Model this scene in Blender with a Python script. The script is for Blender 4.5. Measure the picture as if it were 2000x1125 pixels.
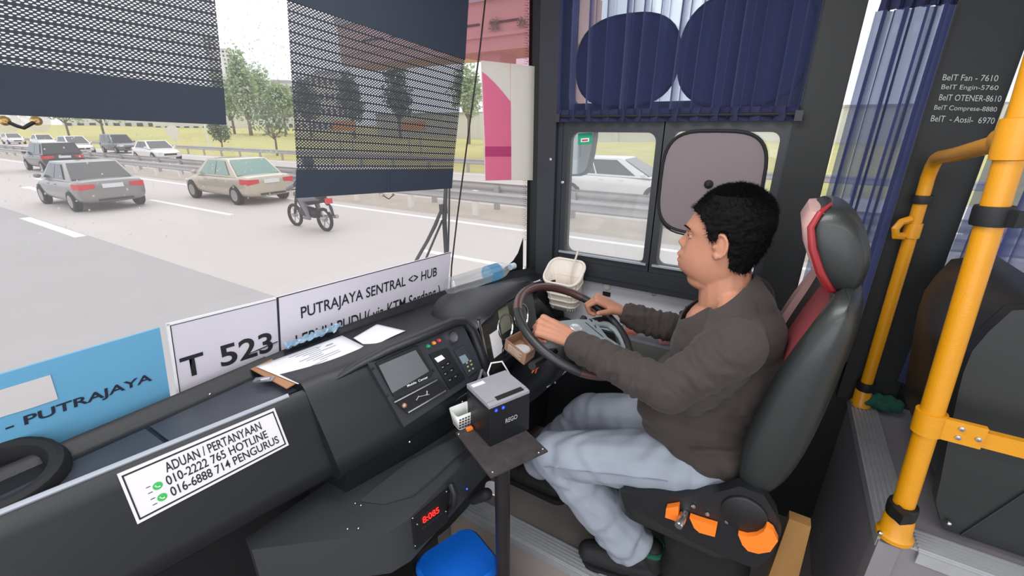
import bpy, bmesh, math, random
from mathutils import Vector as V, Matrix, noise
random.seed(11)
for o in list(bpy.data.objects): bpy.data.objects.remove(o)
S = bpy.context.scene; COL = S.collection
# ------------------------------------------------------------------ camera
F, CX, CY = 845.0, 1000.0, 562.5                     # focal length in pixels of a 2000x1125 frame
TH, HD = math.atan(317/845.0), math.radians(58.7)    # pitch down, heading right of the bus axis (+Y)
EYE = V((0, 0, 2.5))                                 # 2.5 m above the road (z = 0)
hd = V((math.sin(HD), math.cos(HD), 0)); rt = V((math.cos(HD), -math.sin(HD), 0)); zz = V((0, 0, 1))
ax = hd*math.cos(TH) - zz*math.sin(TH); up = hd*math.sin(TH) + zz*math.cos(TH)
cd = bpy.data.cameras.new('camera'); cam = bpy.data.objects.new('camera', cd); COL.objects.link(cam)
cd.sensor_width = 36; cd.lens = F/2000*36; cd.clip_start = .02; cd.clip_end = 3000
cam.matrix_world = Matrix(((rt.x, up.x, -ax.x, EYE.x), (rt.y, up.y, -ax.y, EYE.y), (rt.z, up.z, -ax.z, EYE.z), (0, 0, 0, 1)))
S.camera = cam
# ------------------------------------------------------------------ light
W = bpy.data.worlds.new('overcast'); S.world = W; W.use_nodes = True
nt = W.node_tree; bg = nt.nodes['Background']
tc = nt.nodes.new('ShaderNodeTexCoord'); ns = nt.nodes.new('ShaderNodeTexNoise'); ns.inputs['Scale'].default_value = 2.2; ns.inputs['Detail'].default_value = 4
cr = nt.nodes.new('ShaderNodeValToRGB'); cr.color_ramp.elements[0].position = .35; cr.color_ramp.elements[1].position = .65
cr.color_ramp.elements[0].color = (.72, .78, .88, 1); cr.color_ramp.elements[1].color = (1, 1, 1, 1)
nt.links.new(tc.outputs['Generated'], ns.inputs['Vector']); nt.links.new(ns.outputs['Fac'], cr.inputs['Fac']); nt.links.new(cr.outputs['Color'], bg.inputs['Color'])
bg.inputs['Strength'].default_value = 1.3
def area(name, loc, rot, sx, sy, power, col=(1, 1, 1)):
    d = bpy.data.lights.new(name, 'AREA'); d.shape = 'RECTANGLE'; d.size = sx; d.size_y = sy; d.energy = power; d.color = col
    o = bpy.data.objects.new(name, d); COL.objects.link(o); o.location = loc; o.rotation_euler = rot
    return o
sun = bpy.data.lights.new('sun', 'SUN'); sun.energy = .6; sun.angle = math.radians(50); sun.color = (1, .98, .94)
so = bpy.data.objects.new('sun', sun); COL.objects.link(so); so.rotation_euler = (math.radians(-28), math.radians(20), 0)
lamp_a = area('cabin_fill_light', (-.35, -.9, 3.08), (0, 0, 0), .35, 3.0, 26)  # unseen area light added under the ceiling to fill the cabin
lamp_c = area('cab_fill_light', (.75, .35, 3.12), (0, math.radians(-12), 0), .5, .9, 16)  # added overhead fill to brighten the driver and side wall, no fitting modelled
lamp_b = area('left_fill_light', (-1.25, -.2, 2.3), (0, math.radians(-90), 0), 1.6, 2.6, 22)  # added area light, extra fill from the open left side
S.view_settings.view_transform = 'Standard'; S.view_settings.look = 'None'; S.view_settings.gamma = 1; S.view_settings.exposure = 0.0
# ------------------------------------------------------------------ helpers
def ray(u, v): return ax + rt*((u-CX)/F) - up*((v-CY)/F)
def pX(u, v, X): d = ray(u, v); return EYE + d*((X-EYE.x)/d.x)
def pY(u, v, Y): d = ray(u, v); return EYE + d*((Y-EYE.y)/d.y)
def pZ(u, v, Z): d = ray(u, v); return EYE + d*((Z-EYE.z)/d.z)
def pP(u, v, p0, n): d = ray(u, v); return EYE + d*((p0-EYE).dot(n)/d.dot(n))
def lin(c):
    r = []
    for x in c[:3]:
        x /= 255.0; r.append(x/12.92 if x <= .04045 else ((x+.055)/1.055)**2.4)
    return r
MATS = {}
def mat(name, col, rough=.5, metal=0, spec=.5, var=.0, vscale=30, bump=0, bscale=200, emit=0, coat=0, stretch=None, sheen=0, transl=0):
    """procedural principled material: base colour with a noise variation and a noise bump"""
    if name in MATS: return MATS[name]
    m = bpy.data.materials.new(name); m.use_nodes = True; t = m.node_tree; b = t.nodes['Principled BSDF']
    c = lin(col); b.inputs['Base Color'].default_value = (*c, 1); b.inputs['Roughness'].default_value = rough
    b.inputs['Metallic'].default_value = metal; b.inputs['Specular IOR Level'].default_value = spec
    b.inputs['Coat Weight'].default_value = coat; b.inputs['Sheen Weight'].default_value = sheen
    if emit: b.inputs['Emission Color'].default_value = (*c, 1); b.inputs['Emission Strength'].default_value = emit
    tcn = t.nodes.new('ShaderNodeTexCoord'); src = tcn.outputs['Object']
    if stretch:
        mp = t.nodes.new('ShaderNodeMapping'); mp.inputs['Scale'].default_value = stretch
        t.links.new(src, mp.inputs['Vector']); src = mp.outputs['Vector']
    if var:
        n = t.nodes.new('ShaderNodeTexNoise'); n.inputs['Scale'].default_value = vscale; n.inputs['Detail'].default_value = 5
        t.links.new(src, n.inputs['Vector'])
        mx = t.nodes.new('ShaderNodeMix'); mx.data_type = 'RGBA'
        mx.inputs[6].default_value = (*[x*(1-var) for x in c], 1); mx.inputs[7].default_value = (*[min(1, x*(1+var)) for x in c], 1)
        t.links.new(n.outputs['Fac'], mx.inputs[0]); t.links.new(mx.outputs[2], b.inputs['Base Color'])
    if bump:
        n2 = t.nodes.new('ShaderNodeTexNoise'); n2.inputs['Scale'].default_value = bscale; n2.inputs['Detail'].default_value = 3
        t.links.new(src, n2.inputs['Vector'])
        bp = t.nodes.new('ShaderNodeBump'); bp.inputs['Strength'].default_value = bump; bp.inputs['Distance'].default_value = .002
        t.links.new(n2.outputs['Fac'], bp.inputs['Height']); t.links.new(bp.outputs['Normal'], b.inputs['Normal'])
    if transl:
        tr = t.nodes.new('ShaderNodeBsdfTranslucent'); tr.inputs['Color'].default_value = (*c, 1)
        ms = t.nodes.new('ShaderNodeMixShader'); ms.inputs[0].default_value = transl
        t.links.new(b.outputs[0], ms.inputs[1]); t.links.new(tr.outputs[0], ms.inputs[2])
        t.links.new(ms.outputs[0], t.nodes['Material Output'].inputs['Surface'])
    MATS[name] = m; return m
def glassy(name, tint=(1, 1, 1), gloss=.06, haze=0, hazecol=(1, 1, 1)):
    """thin pane: see-through with a weak mirror reflection and an optional veil of dust"""
    if name in MATS: return MATS[name]
    m = bpy.data.materials.new(name); m.use_nodes = True; t = m.node_tree; t.nodes.remove(t.nodes['Principled BSDF'])
    tr = t.nodes.new('ShaderNodeBsdfTransparent'); tr.inputs['Color'].default_value = (*tint, 1)
    gl = t.nodes.new('ShaderNodeBsdfGlossy'); gl.inputs['Roughness'].default_value = .02
    mx = t.nodes.new('ShaderNodeMixShader'); mx.inputs[0].default_value = gloss
    t.links.new(tr.outputs[0], mx.inputs[1]); t.links.new(gl.outputs[0], mx.inputs[2]); out = mx.outputs[0]
    if haze:
        df = t.nodes.new('ShaderNodeBsdfTranslucent'); df.inputs['Color'].default_value = (*hazecol, 1)
        m2 = t.nodes.new('ShaderNodeMixShader'); m2.inputs[0].default_value = haze
        t.links.new(out, m2.inputs[1]); t.links.new(df.outputs[0], m2.inputs[2]); out = m2.outputs[0]
    t.links.new(out, t.nodes['Material Output'].inputs['Surface']); MATS[name] = m; return m

class MB:
    """collects shapes in one bmesh, then links them as one mesh object"""
    def __init__(s): s.b = bmesh.new(); s.uv = None
    def v(s, p): return s.b.verts.new(p)
    def f(s, vs):
        try: return s.b.faces.new(vs)
        except ValueError: return None
    def hexa(s, p):        # p: 4 bottom (ccw from above) then 4 top
        q = [s.v(x) for x in p]
        for i in ((3, 2, 1, 0), (4, 5, 6, 7), (0, 1, 5, 4), (1, 2, 6, 5), (2, 3, 7, 6), (3, 0, 4, 7)): s.f([q[k] for k in i])
        return s
    def box(s, c, d, R=None):
        p = []
        for z in (-.5, .5):
            for x, y in ((-.5, -.5), (.5, -.5), (.5, .5), (-.5, .5)):
                w = V((x*d[0], y*d[1], z*d[2]))
                if R: w = R @ w
                p.append(V(c)+w)
        return s.hexa(p)
    def prism(s, pts, ext):      # closed outline (3d) pushed along ext
        e = V(ext); a = [s.v(V(p)) for p in pts]; b = [s.v(V(p)+e) for p in pts]; n = len(a)
        s.f(a[::-1]); s.f(b)
        for i in range(n): s.f([a[i], a[(i+1) % n], b[(i+1) % n], b[i]])
        return s
    def loft(s, rings, closed=True, caps=True, flip=False):
        R = [[s.v(p) for p in r] for r in rings]; n = len(R[0])
        for i in range(len(R)-1):
            for j in range(n if closed else n-1):
                k = (j+1) % n; q = [R[i][j], R[i][k], R[i+1][k], R[i+1][j]]
                s.f(q[::-1] if flip else q)
        if caps and closed: s.f(R[0] if flip else R[0][::-1]); s.f(R[-1][::-1] if flip else R[-1])
        return s
    def tube(s, path, r, n=10, caps=True, closed=False, flat=1.0, upv=None):
        P = [V(p) for p in path]; m = len(P); rr = r if isinstance(r, (list, tuple)) else [r]*m
        prev = None; rings = []
        for i in range(m):
            if closed: tg = P[(i+1) % m]-P[i-1]
            else: tg = P[min(i+1, m-1)]-P[max(i-1, 0)]
            tg.normalize()
            if prev is None: a = upv.copy() if upv else (V((0, 0, 1)) if abs(tg.z) < .9 else V((1, 0, 0)))
            else: a = prev
            a = (a - tg*a.dot(tg)).normalized(); prev = a; bb = tg.cross(a)
            rings.append([P[i]+(a*math.cos(2*math.pi*k/n)*flat+bb*math.sin(2*math.pi*k/n))*rr[i] for k in range(n)])
        if closed: rings.append(rings[0][:]); s.loft(rings, caps=False); bmesh.ops.remove_doubles(s.b, verts=s.b.verts, dist=1e-5)
        else: s.loft(rings, caps=caps)
        return s
    def lathe(s, prof, o=(0, 0, 0), axis=(0, 0, 1), n=24):
        z = V(axis).normalized(); x = z.orthogonal().normalized(); y = z.cross(x)
        rings = [[V(o)+z*h+(x*math.cos(2*math.pi*k/n)+y*math.sin(2*math.pi*k/n))*max(r, 1e-4) for k in range(n)] for r, h in prof]
        return s.loft(rings)
    def ball(s, c, r, n=16, m=10, R=None):
        r = r if isinstance(r, (list, tuple)) else (r, r, r); rings = []
        for i in range(m+1):
            a = -math.pi/2+math.pi*i/m; ca = max(math.cos(a), 1e-3); ring = []
            for k in range(n):
                b = 2*math.pi*k/n; w = V((r[0]*ca*math.cos(b), r[1]*ca*math.sin(b), r[2]*math.sin(a)))
                if R: w = R @ w
                ring.append(V(c)+w)
            rings.append(ring)
        return s.loft(rings)
    def cap(s, a, b, ra, rb, n=14):     # tapered capsule
        a, b = V(a), V(b); d = (b-a); L = d.length; d.normalize(); x = d.orthogonal().normalized(); y = d.cross(x); rings = []
        for i in range(5):
            t = math.pi/2*(1-i/4); rings.append((a-d*ra*math.sin(t), max(ra*math.cos(t), 1e-4)))
        for i in range(5):
            t = math.pi/2*i/4; rings.append((b+d*rb*math.sin(t), max(rb*math.cos(t), 1e-4)))
        return s.loft([[c+(x*math.cos(2*math.pi*k/n)+y*math.sin(2*math.pi*k/n))*r for k in range(n)] for c, r in rings])
    def grid(s, fn, nu, nv, uv=None):
        G = [[s.v(fn(i/nu, j/nv)) for i in range(nu+1)] for j in range(nv+1)]
        L = s.b.loops.layers.uv.verify() if uv else None
        for j in range(nv):
            for i in range(nu):
                fc = s.f([G[j][i], G[j][i+1], G[j+1][i+1], G[j+1][i]])
                if uv and fc:
                    for lp, (a, c) in zip(fc.loops, ((i, j), (i+1, j), (i+1, j+1), (i, j+1))): lp[L].uv = uv(a/nu, c/nv)
        return s
    def bevel(s, w, seg=2, ang=40):
        es = [e for e in s.b.edges if len(e.link_faces) == 2 and e.calc_face_angle(0) > math.radians(ang)]
        bmesh.ops.bevel(s.b, geom=es, offset=w, segments=seg, profile=.5, affect='EDGES', clamp_overlap=True)
        return s
    def build(s, name, m=None, parent=None, smooth=35, fix=True):
        if fix: bmesh.ops.recalc_face_normals(s.b, faces=s.b.faces)
        me = bpy.data.meshes.new(name); s.b.to_mesh(me); s.b.free()
        return link(name, me, m, parent, smooth)
def link(name, me, m=None, parent=None, smooth=35):
    o = bpy.data.objects.new(name, me); COL.objects.link(o)
    if m: me.materials.append(m)
    if smooth:
        for p in me.polygons: p.use_smooth = True
        me.set_sharp_from_angle(angle=math.radians(smooth))
    if parent: adopt(o, parent)
    return o
def adopt(o, parent):
    o.parent = parent; o.matrix_parent_inverse = Matrix.Translation(-WORLD(parent))
def WORLD(o): return ROOTLOC.get(o.name, V((0, 0, 0)))
ROOTLOC = {}
def thing(name, label, cat, loc=(0, 0, 0), group=None):
    o = bpy.data.objects.new(name, None); COL.objects.link(o); o.location = loc; o.empty_display_size = .05
    ROOTLOC[o.name] = V(loc); tag(o, label, cat, group); return o
def tag(o, label, cat, group=None):
    o['label'] = label; o['category'] = cat
    if group: o['group'] = group
    return o
def struct(o, label=None):
    o['kind'] = 'structure'
    if label: o['label'] = label
    return o
def quad(TL, TR, BL, BR, u, v): return (TL*(1-u)+TR*u)*(1-v)+(BL*(1-u)+BR*u)*v       # v runs downwards
def slab(Q, u0, v0, u1, v1, t, n, off=0):
    """block standing t proud of the quad Q along n"""
    a = [quad(*Q, u, v)+n*off for u, v in ((u0, v1), (u1, v1), (u1, v0), (u0, v0))]
    return a + [p+n*t for p in a]
def text(name, body, Q, u0, v0, u1, v1, n, m, parent, bold=.0, off=.0012, keep=False, shear=0):
    """flat lettering that fills a rectangle of the quad Q"""
    c = bpy.data.curves.new(name, 'FONT'); c.body = body; c.offset = bold; c.resolution_u = 4; c.shear = shear
    to = bpy.data.objects.new(name, c); COL.objects.link(to)
    dg = bpy.context.evaluated_depsgraph_get(); me = bpy.data.meshes.new_from_object(to.evaluated_get(dg))
    bpy.data.objects.remove(to); bpy.data.curves.remove(c)
    xs = [v.co.x for v in me.vertices]; ys = [v.co.y for v in me.vertices]
    x0, x1, y0, y1 = min(xs), max(xs), min(ys), max(ys)
    for v in me.vertices:
        a = u0+(u1-u0)*(v.co.x-x0)/(x1-x0); b = v1-(v1-v0)*(v.co.y-y0)/(y1-y0)
        v.co = quad(*Q, a, b)+n*off
    return link(name, me, m, parent, 0)
def crom(pts, x):
    """smooth curve through (x, y) pairs"""
    for i in range(len(pts)-1):
        if x <= pts[i+1][0] or i == len(pts)-2:
            p0 = pts[max(i-1, 0)]; p1 = pts[i]; p2 = pts[i+1]; p3 = pts[min(i+2, len(pts)-1)]
            h = p2[0]-p1[0]; t = (x-p1[0])/h
            m1 = (p2[1]-p0[1])/(p2[0]-p0[0])*h if p2[0] != p0[0] else 0; m2 = (p3[1]-p1[1])/(p3[0]-p1[0])*h
            return (2*t**3-3*t*t+1)*p1[1]+(t**3-2*t*t+t)*m1+(-2*t**3+3*t*t)*p2[1]+(t**3-t*t)*m2
def rrect(w, h, r, k=6):
    """rounded rectangle outline as (x, y) pairs, ccw"""
    o = []
    for cx, cy, a0 in ((w/2-r, h/2-r, 0), (-w/2+r, h/2-r, 90), (-w/2+r, -h/2+r, 180), (w/2-r, -h/2+r, 270)):
        for i in range(k+1):
            a = math.radians(a0+90*i/k); o.append((cx+r*math.cos(a), cy+r*math.sin(a)))
    return o
def remesh(mb, vox, name, m, parent, smooth=4, fn=None, factor=.5):
    """fuses the overlapping shapes of mb into one continuous skin"""
    bmesh.ops.recalc_face_normals(mb.b, faces=mb.b.faces)
    me = bpy.data.meshes.new('tmp'); mb.b.to_mesh(me); mb.b.free(); o = bpy.data.objects.new('tmp', me); COL.objects.link(o)
    r = o.modifiers.new('r', 'REMESH'); r.mode = 'VOXEL'; r.voxel_size = vox
    if smooth: k = o.modifiers.new('s', 'SMOOTH'); k.iterations = smooth; k.factor = factor
    dg = bpy.context.evaluated_depsgraph_get(); nm = bpy.data.meshes.new_from_object(o.evaluated_get(dg)); bpy.data.objects.remove(o)
    nm.name = name
    if fn: fn(nm)
    return link(name, nm, m, parent, 80)
# ------------------------------------------------------------------ shared materials
M_black = mat('black_plastic', (24, 26, 29), .40, bump=.25, bscale=700, var=.15, vscale=6)
M_dash = mat('dash_vinyl', (25, 27, 32), .31, bump=.3, bscale=900, var=.12, vscale=5)
M_dark = mat('dark_trim', (40, 43, 48), .55, bump=.2, bscale=500, var=.12, vscale=4)
M_pit = mat('pit_black', (14, 15, 17), .6, var=.1)
M_rubber = mat('black_rubber', (22, 22, 24), .7, var=.1)
M_chrome = mat('bright_metal', (200, 202, 205), .22, 1, var=.04)
M_alu = mat('ribbed_aluminium', (172, 174, 177), .42, .35, var=.1, vscale=20)
M_silver = mat('silver_edge', (168, 172, 182), .35, .3, var=.05)
M_white = mat('white_paper', (226, 226, 230), .8, var=.03)
M_yellow = mat('yellow_enamel', (208, 140, 5), .42, bump=.22, bscale=260, var=.08, vscale=40, coat=.2)
M_ink = mat('black_ink', (32, 31, 36), .7, var=.05)
M_orange = mat('orange_plastic', (250, 128, 38), .38, var=.05)
# ================================================================== OUTSIDE
M_conc = mat('road_concrete', (206, 197, 193), .85, var=.07, vscale=.6, stretch=(1, .15, 1))
M_asph = mat('asphalt', (178, 173, 173), .9, var=.06, vscale=.8)
M_paint = mat('road_paint', (250, 246, 242), .7, var=.03)
M_grass = mat('dry_grass', (198, 190, 120), .95, var=.22, vscale=.35)
M_median = mat('median_soil', (190, 178, 166), .95, var=.15, vscale=1.5)
M_rail = mat('galvanised_rail', (176, 172, 172), .5, .35, var=.08)
M_railw = mat('white_post_paint', (232, 226, 222), .7, var=.03)
M_wall = mat('white_render', (222, 219, 214), .85, var=.05)
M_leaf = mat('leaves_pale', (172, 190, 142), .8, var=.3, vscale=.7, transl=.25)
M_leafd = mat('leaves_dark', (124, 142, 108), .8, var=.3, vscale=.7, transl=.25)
M_bark = mat('bark', (120, 106, 92), .9, var=.2)
M_bridge = mat('bridge_concrete', (214, 176, 168), .9, var=.1, vscale=.25)
M_skytone = mat('lavender_sky_tone', (188, 184, 196), .9, var=.04, vscale=.2)  # mauve that stands in for the lavender sky
M_tyre = mat('tyre', (38, 37, 38), .8); M_glassd = mat('car_glass', (40, 43, 48), .12, spec=.8, var=.1)
M_rlight = mat('tail_lamp', (214, 40, 50), .3, coat=.4); M_rim = mat('wheel_rim', (168, 168, 170), .35, .6)
M_hlight = mat('head_lamp', (220, 224, 228), .15, coat=.5)
def strip(name, x0, x1, y0, y1, z, m, label=None):
    mb = MB(); mb.box(((x0+x1)/2, (y0+y1)/2, z-.02), (x1-x0, y1-y0, .04)); return struct(mb.build(name, m, smooth=0), label)
strip('road_asphalt_lane', -9, 3.45, -12, 420, 0, M_asph, 'grey asphalt lane the bus drives on')
strip('road_concrete_lanes', 3.45, 9.9, -12, 420, 0, M_conc, 'pale concrete lanes to the right of the bus')
strip('median_strip', 9.9, 12.1, -12, 420, -.005, M_median, 'dusty median strip under the guardrails')
strip('opposite_carriageway', 12.1, 20.4, -12, 420, 0, M_conc, 'pale concrete carriageway of the oncoming traffic')
mb = MB()
def gz(x, y): return (-.03+.5*max(0, min(1, (x-26)/40.0)) + .5*noise.noise(V((x*.05, y*.04, 2)))*max(0, min(1, (x-24)/20)) + 2.2*max(0, min(1, (y-70)/120.0))*max(0, min(1, (x-24)/25.0)))
mb.grid(lambda a, b: V((20.4+a*a*260, -30+460*b, gz(20.4+a*a*260, -30+460*b))), 60, 70)
struct(mb.build('grass_verge', M_grass), 'yellow green grass verge beyond the far carriageway')
for y in range(-12, 160, 13):
    d = tag(strip('lane_dash', 6.58, 6.74, y-.1, y+5.3, .003, M_paint), 'white lane dash painted between the two concrete lanes', 'road marking', 'dashes between the concrete lanes'); del d['kind']
for y in range(1, 150, 13):
    d = tag(strip('lane_dash', 3.2, 3.42, y+.15, y+4.55, .003, M_paint), 'white lane dash painted along the edge of the asphalt', 'road marking', 'dashes beside the asphalt lane'); del d['kind']
d = tag(strip('edge_line', 9.32, 9.5, -12, 300, .003, M_paint), 'long solid white line beside the median guardrail', 'road marking'); del d['kind']
d = tag(strip('edge_line', 19.6, 19.75, -12, 300, .003, M_paint), 'solid white line at the far edge of the oncoming carriageway', 'road marking'); del d['kind']
d = tag(strip('edge_line', 12.45, 12.6, -12, 300, .003, M_paint), 'solid white line on the oncoming side of the median', 'road marking'); del d['kind']
mb = MB(); a = [pZ(*p, .014) for p in ((36, 366), (60, 364), (95, 376), (88, 379), (58, 369))]; mb.prism([V((p.x, p.y, .002)) for p in a], (0, 0, .012))
tag(mb.build('arrow_marking', M_paint, smooth=0), 'white painted arrow on the road beside the silver sedan', 'road marking')

def guardrail(label, x, side, y0, y1, step, pm, z0=.42):
    r = thing('guardrail', label, 'guardrail', (x, y0, 0))
    mb = MB(); pr = [(0, 0), (.045, .05), (.0, .12), (.0, .17), (.045, .24), (0, .30)]
    ring = lambda y: [V((x+side*(p[0]), y, z0+p[1])) for p in pr]+[V((x+side*(p[0]-.012), y, z0+p[1])) for p in pr[::-1]]
    mb.loft([ring(y0), ring(y1)]); mb.build('beam', M_rail, r, 25)
    y = y0+.6; i = 0
    while y < min(y1, y0+step*60):
        mb = MB(); mb.box((x-side*.07, y, .36), (.11, .16, .74)); mb.bevel(.015, 1); mb.build('post', pm, r); y += step
    return r
guardrail('steel guardrail with white posts along the near side of the median', 10.35, -1, -6, 150, 2.6, M_railw)
guardrail('steel guardrail along the oncoming side of the median', 11.65, 1, -6, 150, 2.6, M_rail, .5)
guardrail('steel guardrail at the foot of the grass verge', 20.7, -1, -6, 170, 3.0, M_rail, .45)

# long white wall and roofs behind the grass
t = thing('boundary_wall', 'long white wall at the far edge of the grass', 'wall', (66, 20, 0))
mb = MB(); mb.box((66, 24, 2.2), (.5, 96, 4.6)); mb.build('wall_panel', M_wall, t, 0)
mb = MB(); mb.box((65.9, 24, 4.6), (.9, 96, .25)); mb.build('coping', M_rail, t, 0)
for y in range(-18, 70, 8): mb = MB(); mb.box((65.7, y, 2.2), (.5, .7, 4.6)); mb.build('pilaster', M_wall, t, 0)

def leafball(mb, c, r, n, s):
    for _ in range(n):
        d = V((random.gauss(0, 1), random.gauss(0, 1), random.gauss(0, 1))).normalized()*(random.random()**.45)
        p = V(c)+V((d.x*r[0], d.y*r[1], d.z*r[2])); a = V((random.gauss(0, 1), random.gauss(0, 1), random.gauss(0, 1))).normalized(); b = a.orthogonal().normalized(); q = s*random.uniform(.6, 1.4)
        mb.f([mb.v(p+a*q), mb.v(p+b*q*.6), mb.v(p-a*q), mb.v(p-b*q*.6)])
def tree(x, y, h, w, label, m, n=1500, tr=.35, group=None, z0=None):
    z = gz(x, y) if z0 is None else z0
    r = thing('tree', label, 'tree', (x, y, z), group)
    mb = MB(); mb.tube([(x, y, z-.1), (x+.1, y, z+h*tr), (x-.1, y+.1, z+h*.6)], [h*.022, h*.018, h*.008], 8)
    for k in range(5):
        a = k*1.26; mb.tube([(x, y, z+h*tr*.9), (x+math.cos(a)*w*.3, y+math.sin(a)*w*.3, z+h*(tr+.25))], [h*.01, h*.004], 6)
    mb.build('trunk', M_bark, r)
    mb = MB()
    for k in range(9):
        a = k*2.4; rr = w*.30*math.sqrt(k/9)
        leafball(mb, (x+math.cos(a)*rr, y+math.sin(a)*rr, z+h*(tr+.12+.5*(1-(k/9))*random.uniform(.6, 1.1))), (w*.3, w*.3, h*.2), n//9, .02*h+.09)
    mb.build('crown', m, r, 0, fix=False)
def ground(u, v): p = pZ(u, v, 0); return p.x, p.y
def at(u, dist): d = ray(u, 245); d = V((d.x, d.y, 0)).normalized(); return d.x*dist, d.y*dist
tree(*at(128, 120), 8.5, 8, 'round green tree at the far left under the left blind', M_leaf, 1800)
tree(*at(197, 105), 8.5, 8, 'round green tree beside the far lamp post under the left blind', M_leaf, 1800)
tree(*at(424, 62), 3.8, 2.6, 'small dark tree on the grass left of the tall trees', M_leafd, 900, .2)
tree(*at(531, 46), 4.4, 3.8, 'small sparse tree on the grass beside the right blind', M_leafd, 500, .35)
tree(*at(487, 100), 15.5, 5, 'tall pointed tree between the two blinds', M_leaf, 2600, .2)
tree(*at(455, 112), 12, 7.5, 'pale tree left of the tall pointed tree', M_leaf, 2000, .25)
tree(*at(522, 108), 12.5, 7.5, 'pale tree right of the tall pointed tree', M_leaf, 2200, .25)
tree(*at(556, 104), 11.5, 7.5, 'bushy tree at the left edge of the right blind', M_leaf, 2200, .25)
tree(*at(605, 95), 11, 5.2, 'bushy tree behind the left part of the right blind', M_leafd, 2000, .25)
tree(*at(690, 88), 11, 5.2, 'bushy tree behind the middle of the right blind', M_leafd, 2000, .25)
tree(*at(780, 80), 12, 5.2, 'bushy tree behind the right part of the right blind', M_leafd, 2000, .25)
tree(*at(915, 60), 9.5, 5, 'pale green tree right of the right blind behind the cable', M_leaf, 1500, .35)

def building(u, dist, w, d, h, floors, cols, label, m=M_wall, rz=.5):
    x, y = at(u, dist); r = thing('apartment_block', label, 'building', (x, y, 0)); Rm = Matrix.Rotation(rz, 3, 'Z')
    tf = lambda p: V((x, y, 0))+Rm @ V(p)
    mb = MB(); mb.box(tf((0, 0, h/2)), (w, d, h), Rm); mb.build('tower_wall', m, r, 0)
    mb = MB(); mb.box(tf((0, 0, h+.5)), (w*.5, d*.5, 1.4), Rm); mb.build('roof_box', M_rail, r, 0)
    for i in range(cols):
        mb = MB(); cx = -w/2+w*(i+.5)/cols
        for k in range(floors): mb.box(tf((cx, -d/2-.02, h*(k+.55)/floors)), (w/cols*.5, .3, h/floors*.45), Rm)
        mb.build('window_column', M_glassd, r, 0)
building(447, 520, 9, 12, 76, 20, 3, 'tall pale tower block far away above the trees', rz=-.7)
building(468, 560, 10, 12, 72, 20, 3, 'second tall tower block behind the trees, right of the first', rz=-.7)
building(490, 600, 9, 12, 66, 18, 3, 'hazy tower block partly behind the tall pointed tree', rz=-.7)
building(565, 185, 13, 9, 16, 4, 6, 'white terrace block behind the bushy tree by the right blind', rz=-.7)
building(470, 235, 18, 8, 15, 4, 8, 'white terrace block behind the tall trees between the blinds', rz=-.75)
building(300, 190, 44, 9, 8.5, 2, 14, 'long low white building behind the grass on the left', rz=-.8)
building(395, 170, 22, 9, 9, 3, 9, 'low white building behind the round road sign', rz=-.8)
building(650, 150, 12, 9, 16, 4, 8, 'white building seen through the left part of the right blind', rz=-.6)

def pole(u, v, h, label, lean=.0):
    x, y = ground(u, v); r = thing('lamp_post', label, 'lamp post', (x, y, 0))
    mb = MB(); mb.tube([(x, y, 0), (x-lean*h*.3, y, h*.6), (x-lean*h, y, h)], [.11, .09, .06], 8); mb.build('mast', M_railw, r)
    mb = MB(); mb.tube([(x-lean*h, y, h-.05), (x-lean*h-1.2, y-.3, h+.25)], .05, 6); mb.build('arm', M_railw, r)
    mb = MB(); mb.box((x-lean*h-1.4, y-.3, h+.25), (.6, .25, .12)); mb.build('lamp_head', M_rail, r)
pole(216, 281, 11, 'white lamp post beside the round tree on the left', .03)
pole(412, 295, 10, 'white lamp post left of the small dark tree', .03)
x, y = ground(347, 292); r = thing('road_sign', 'round white road sign on a post in the grass', 'road sign', (x, y, 0))
mb = MB(); mb.tube([(x, y, 0), (x, y, 1.9)], .06, 8); mb.build('post', M_railw, r)
mb = MB(); mb.lathe([(0, 0), (.62, 0), (.62, .05), (0, .05)], (x-.05, y-.07, 1.9), (-.5, -.85, 0)); mb.build('sign_disc', M_railw, r)
mb = MB(); mb.box((x, y-.06, 1.05), (.7, .05, .28), Matrix.Rotation(-.5, 3, 'Z')); mb.build('name_plate', M_railw, r)
M_osign = mat('orange_sign', (236, 158, 62), .6)
for u, w, lb in ((808, 2.1, 'orange road sign seen through the right side of the right blind'), (672, 1.9, 'orange road sign seen through the left side of the right blind')):
    x, y = at(u, 42); r = thing('road_sign', lb, 'road sign', (x, y, 0)); Rm = Matrix.Rotation(-.7, 3, 'Z')
    for s in (-.5, .5): mb = MB(); mb.tube([V((x, y, 0))+Rm @ V((s, .05, 0)), V((x, y, 2.9))+Rm @ V((s, .05, 0))], .05, 6); mb.build('post', M_rail, r)
    mb = MB(); mb.box((x, y, 2.5), (w, .06, .75), Rm); mb.build('sign_panel', M_osign, r, 0)

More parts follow.
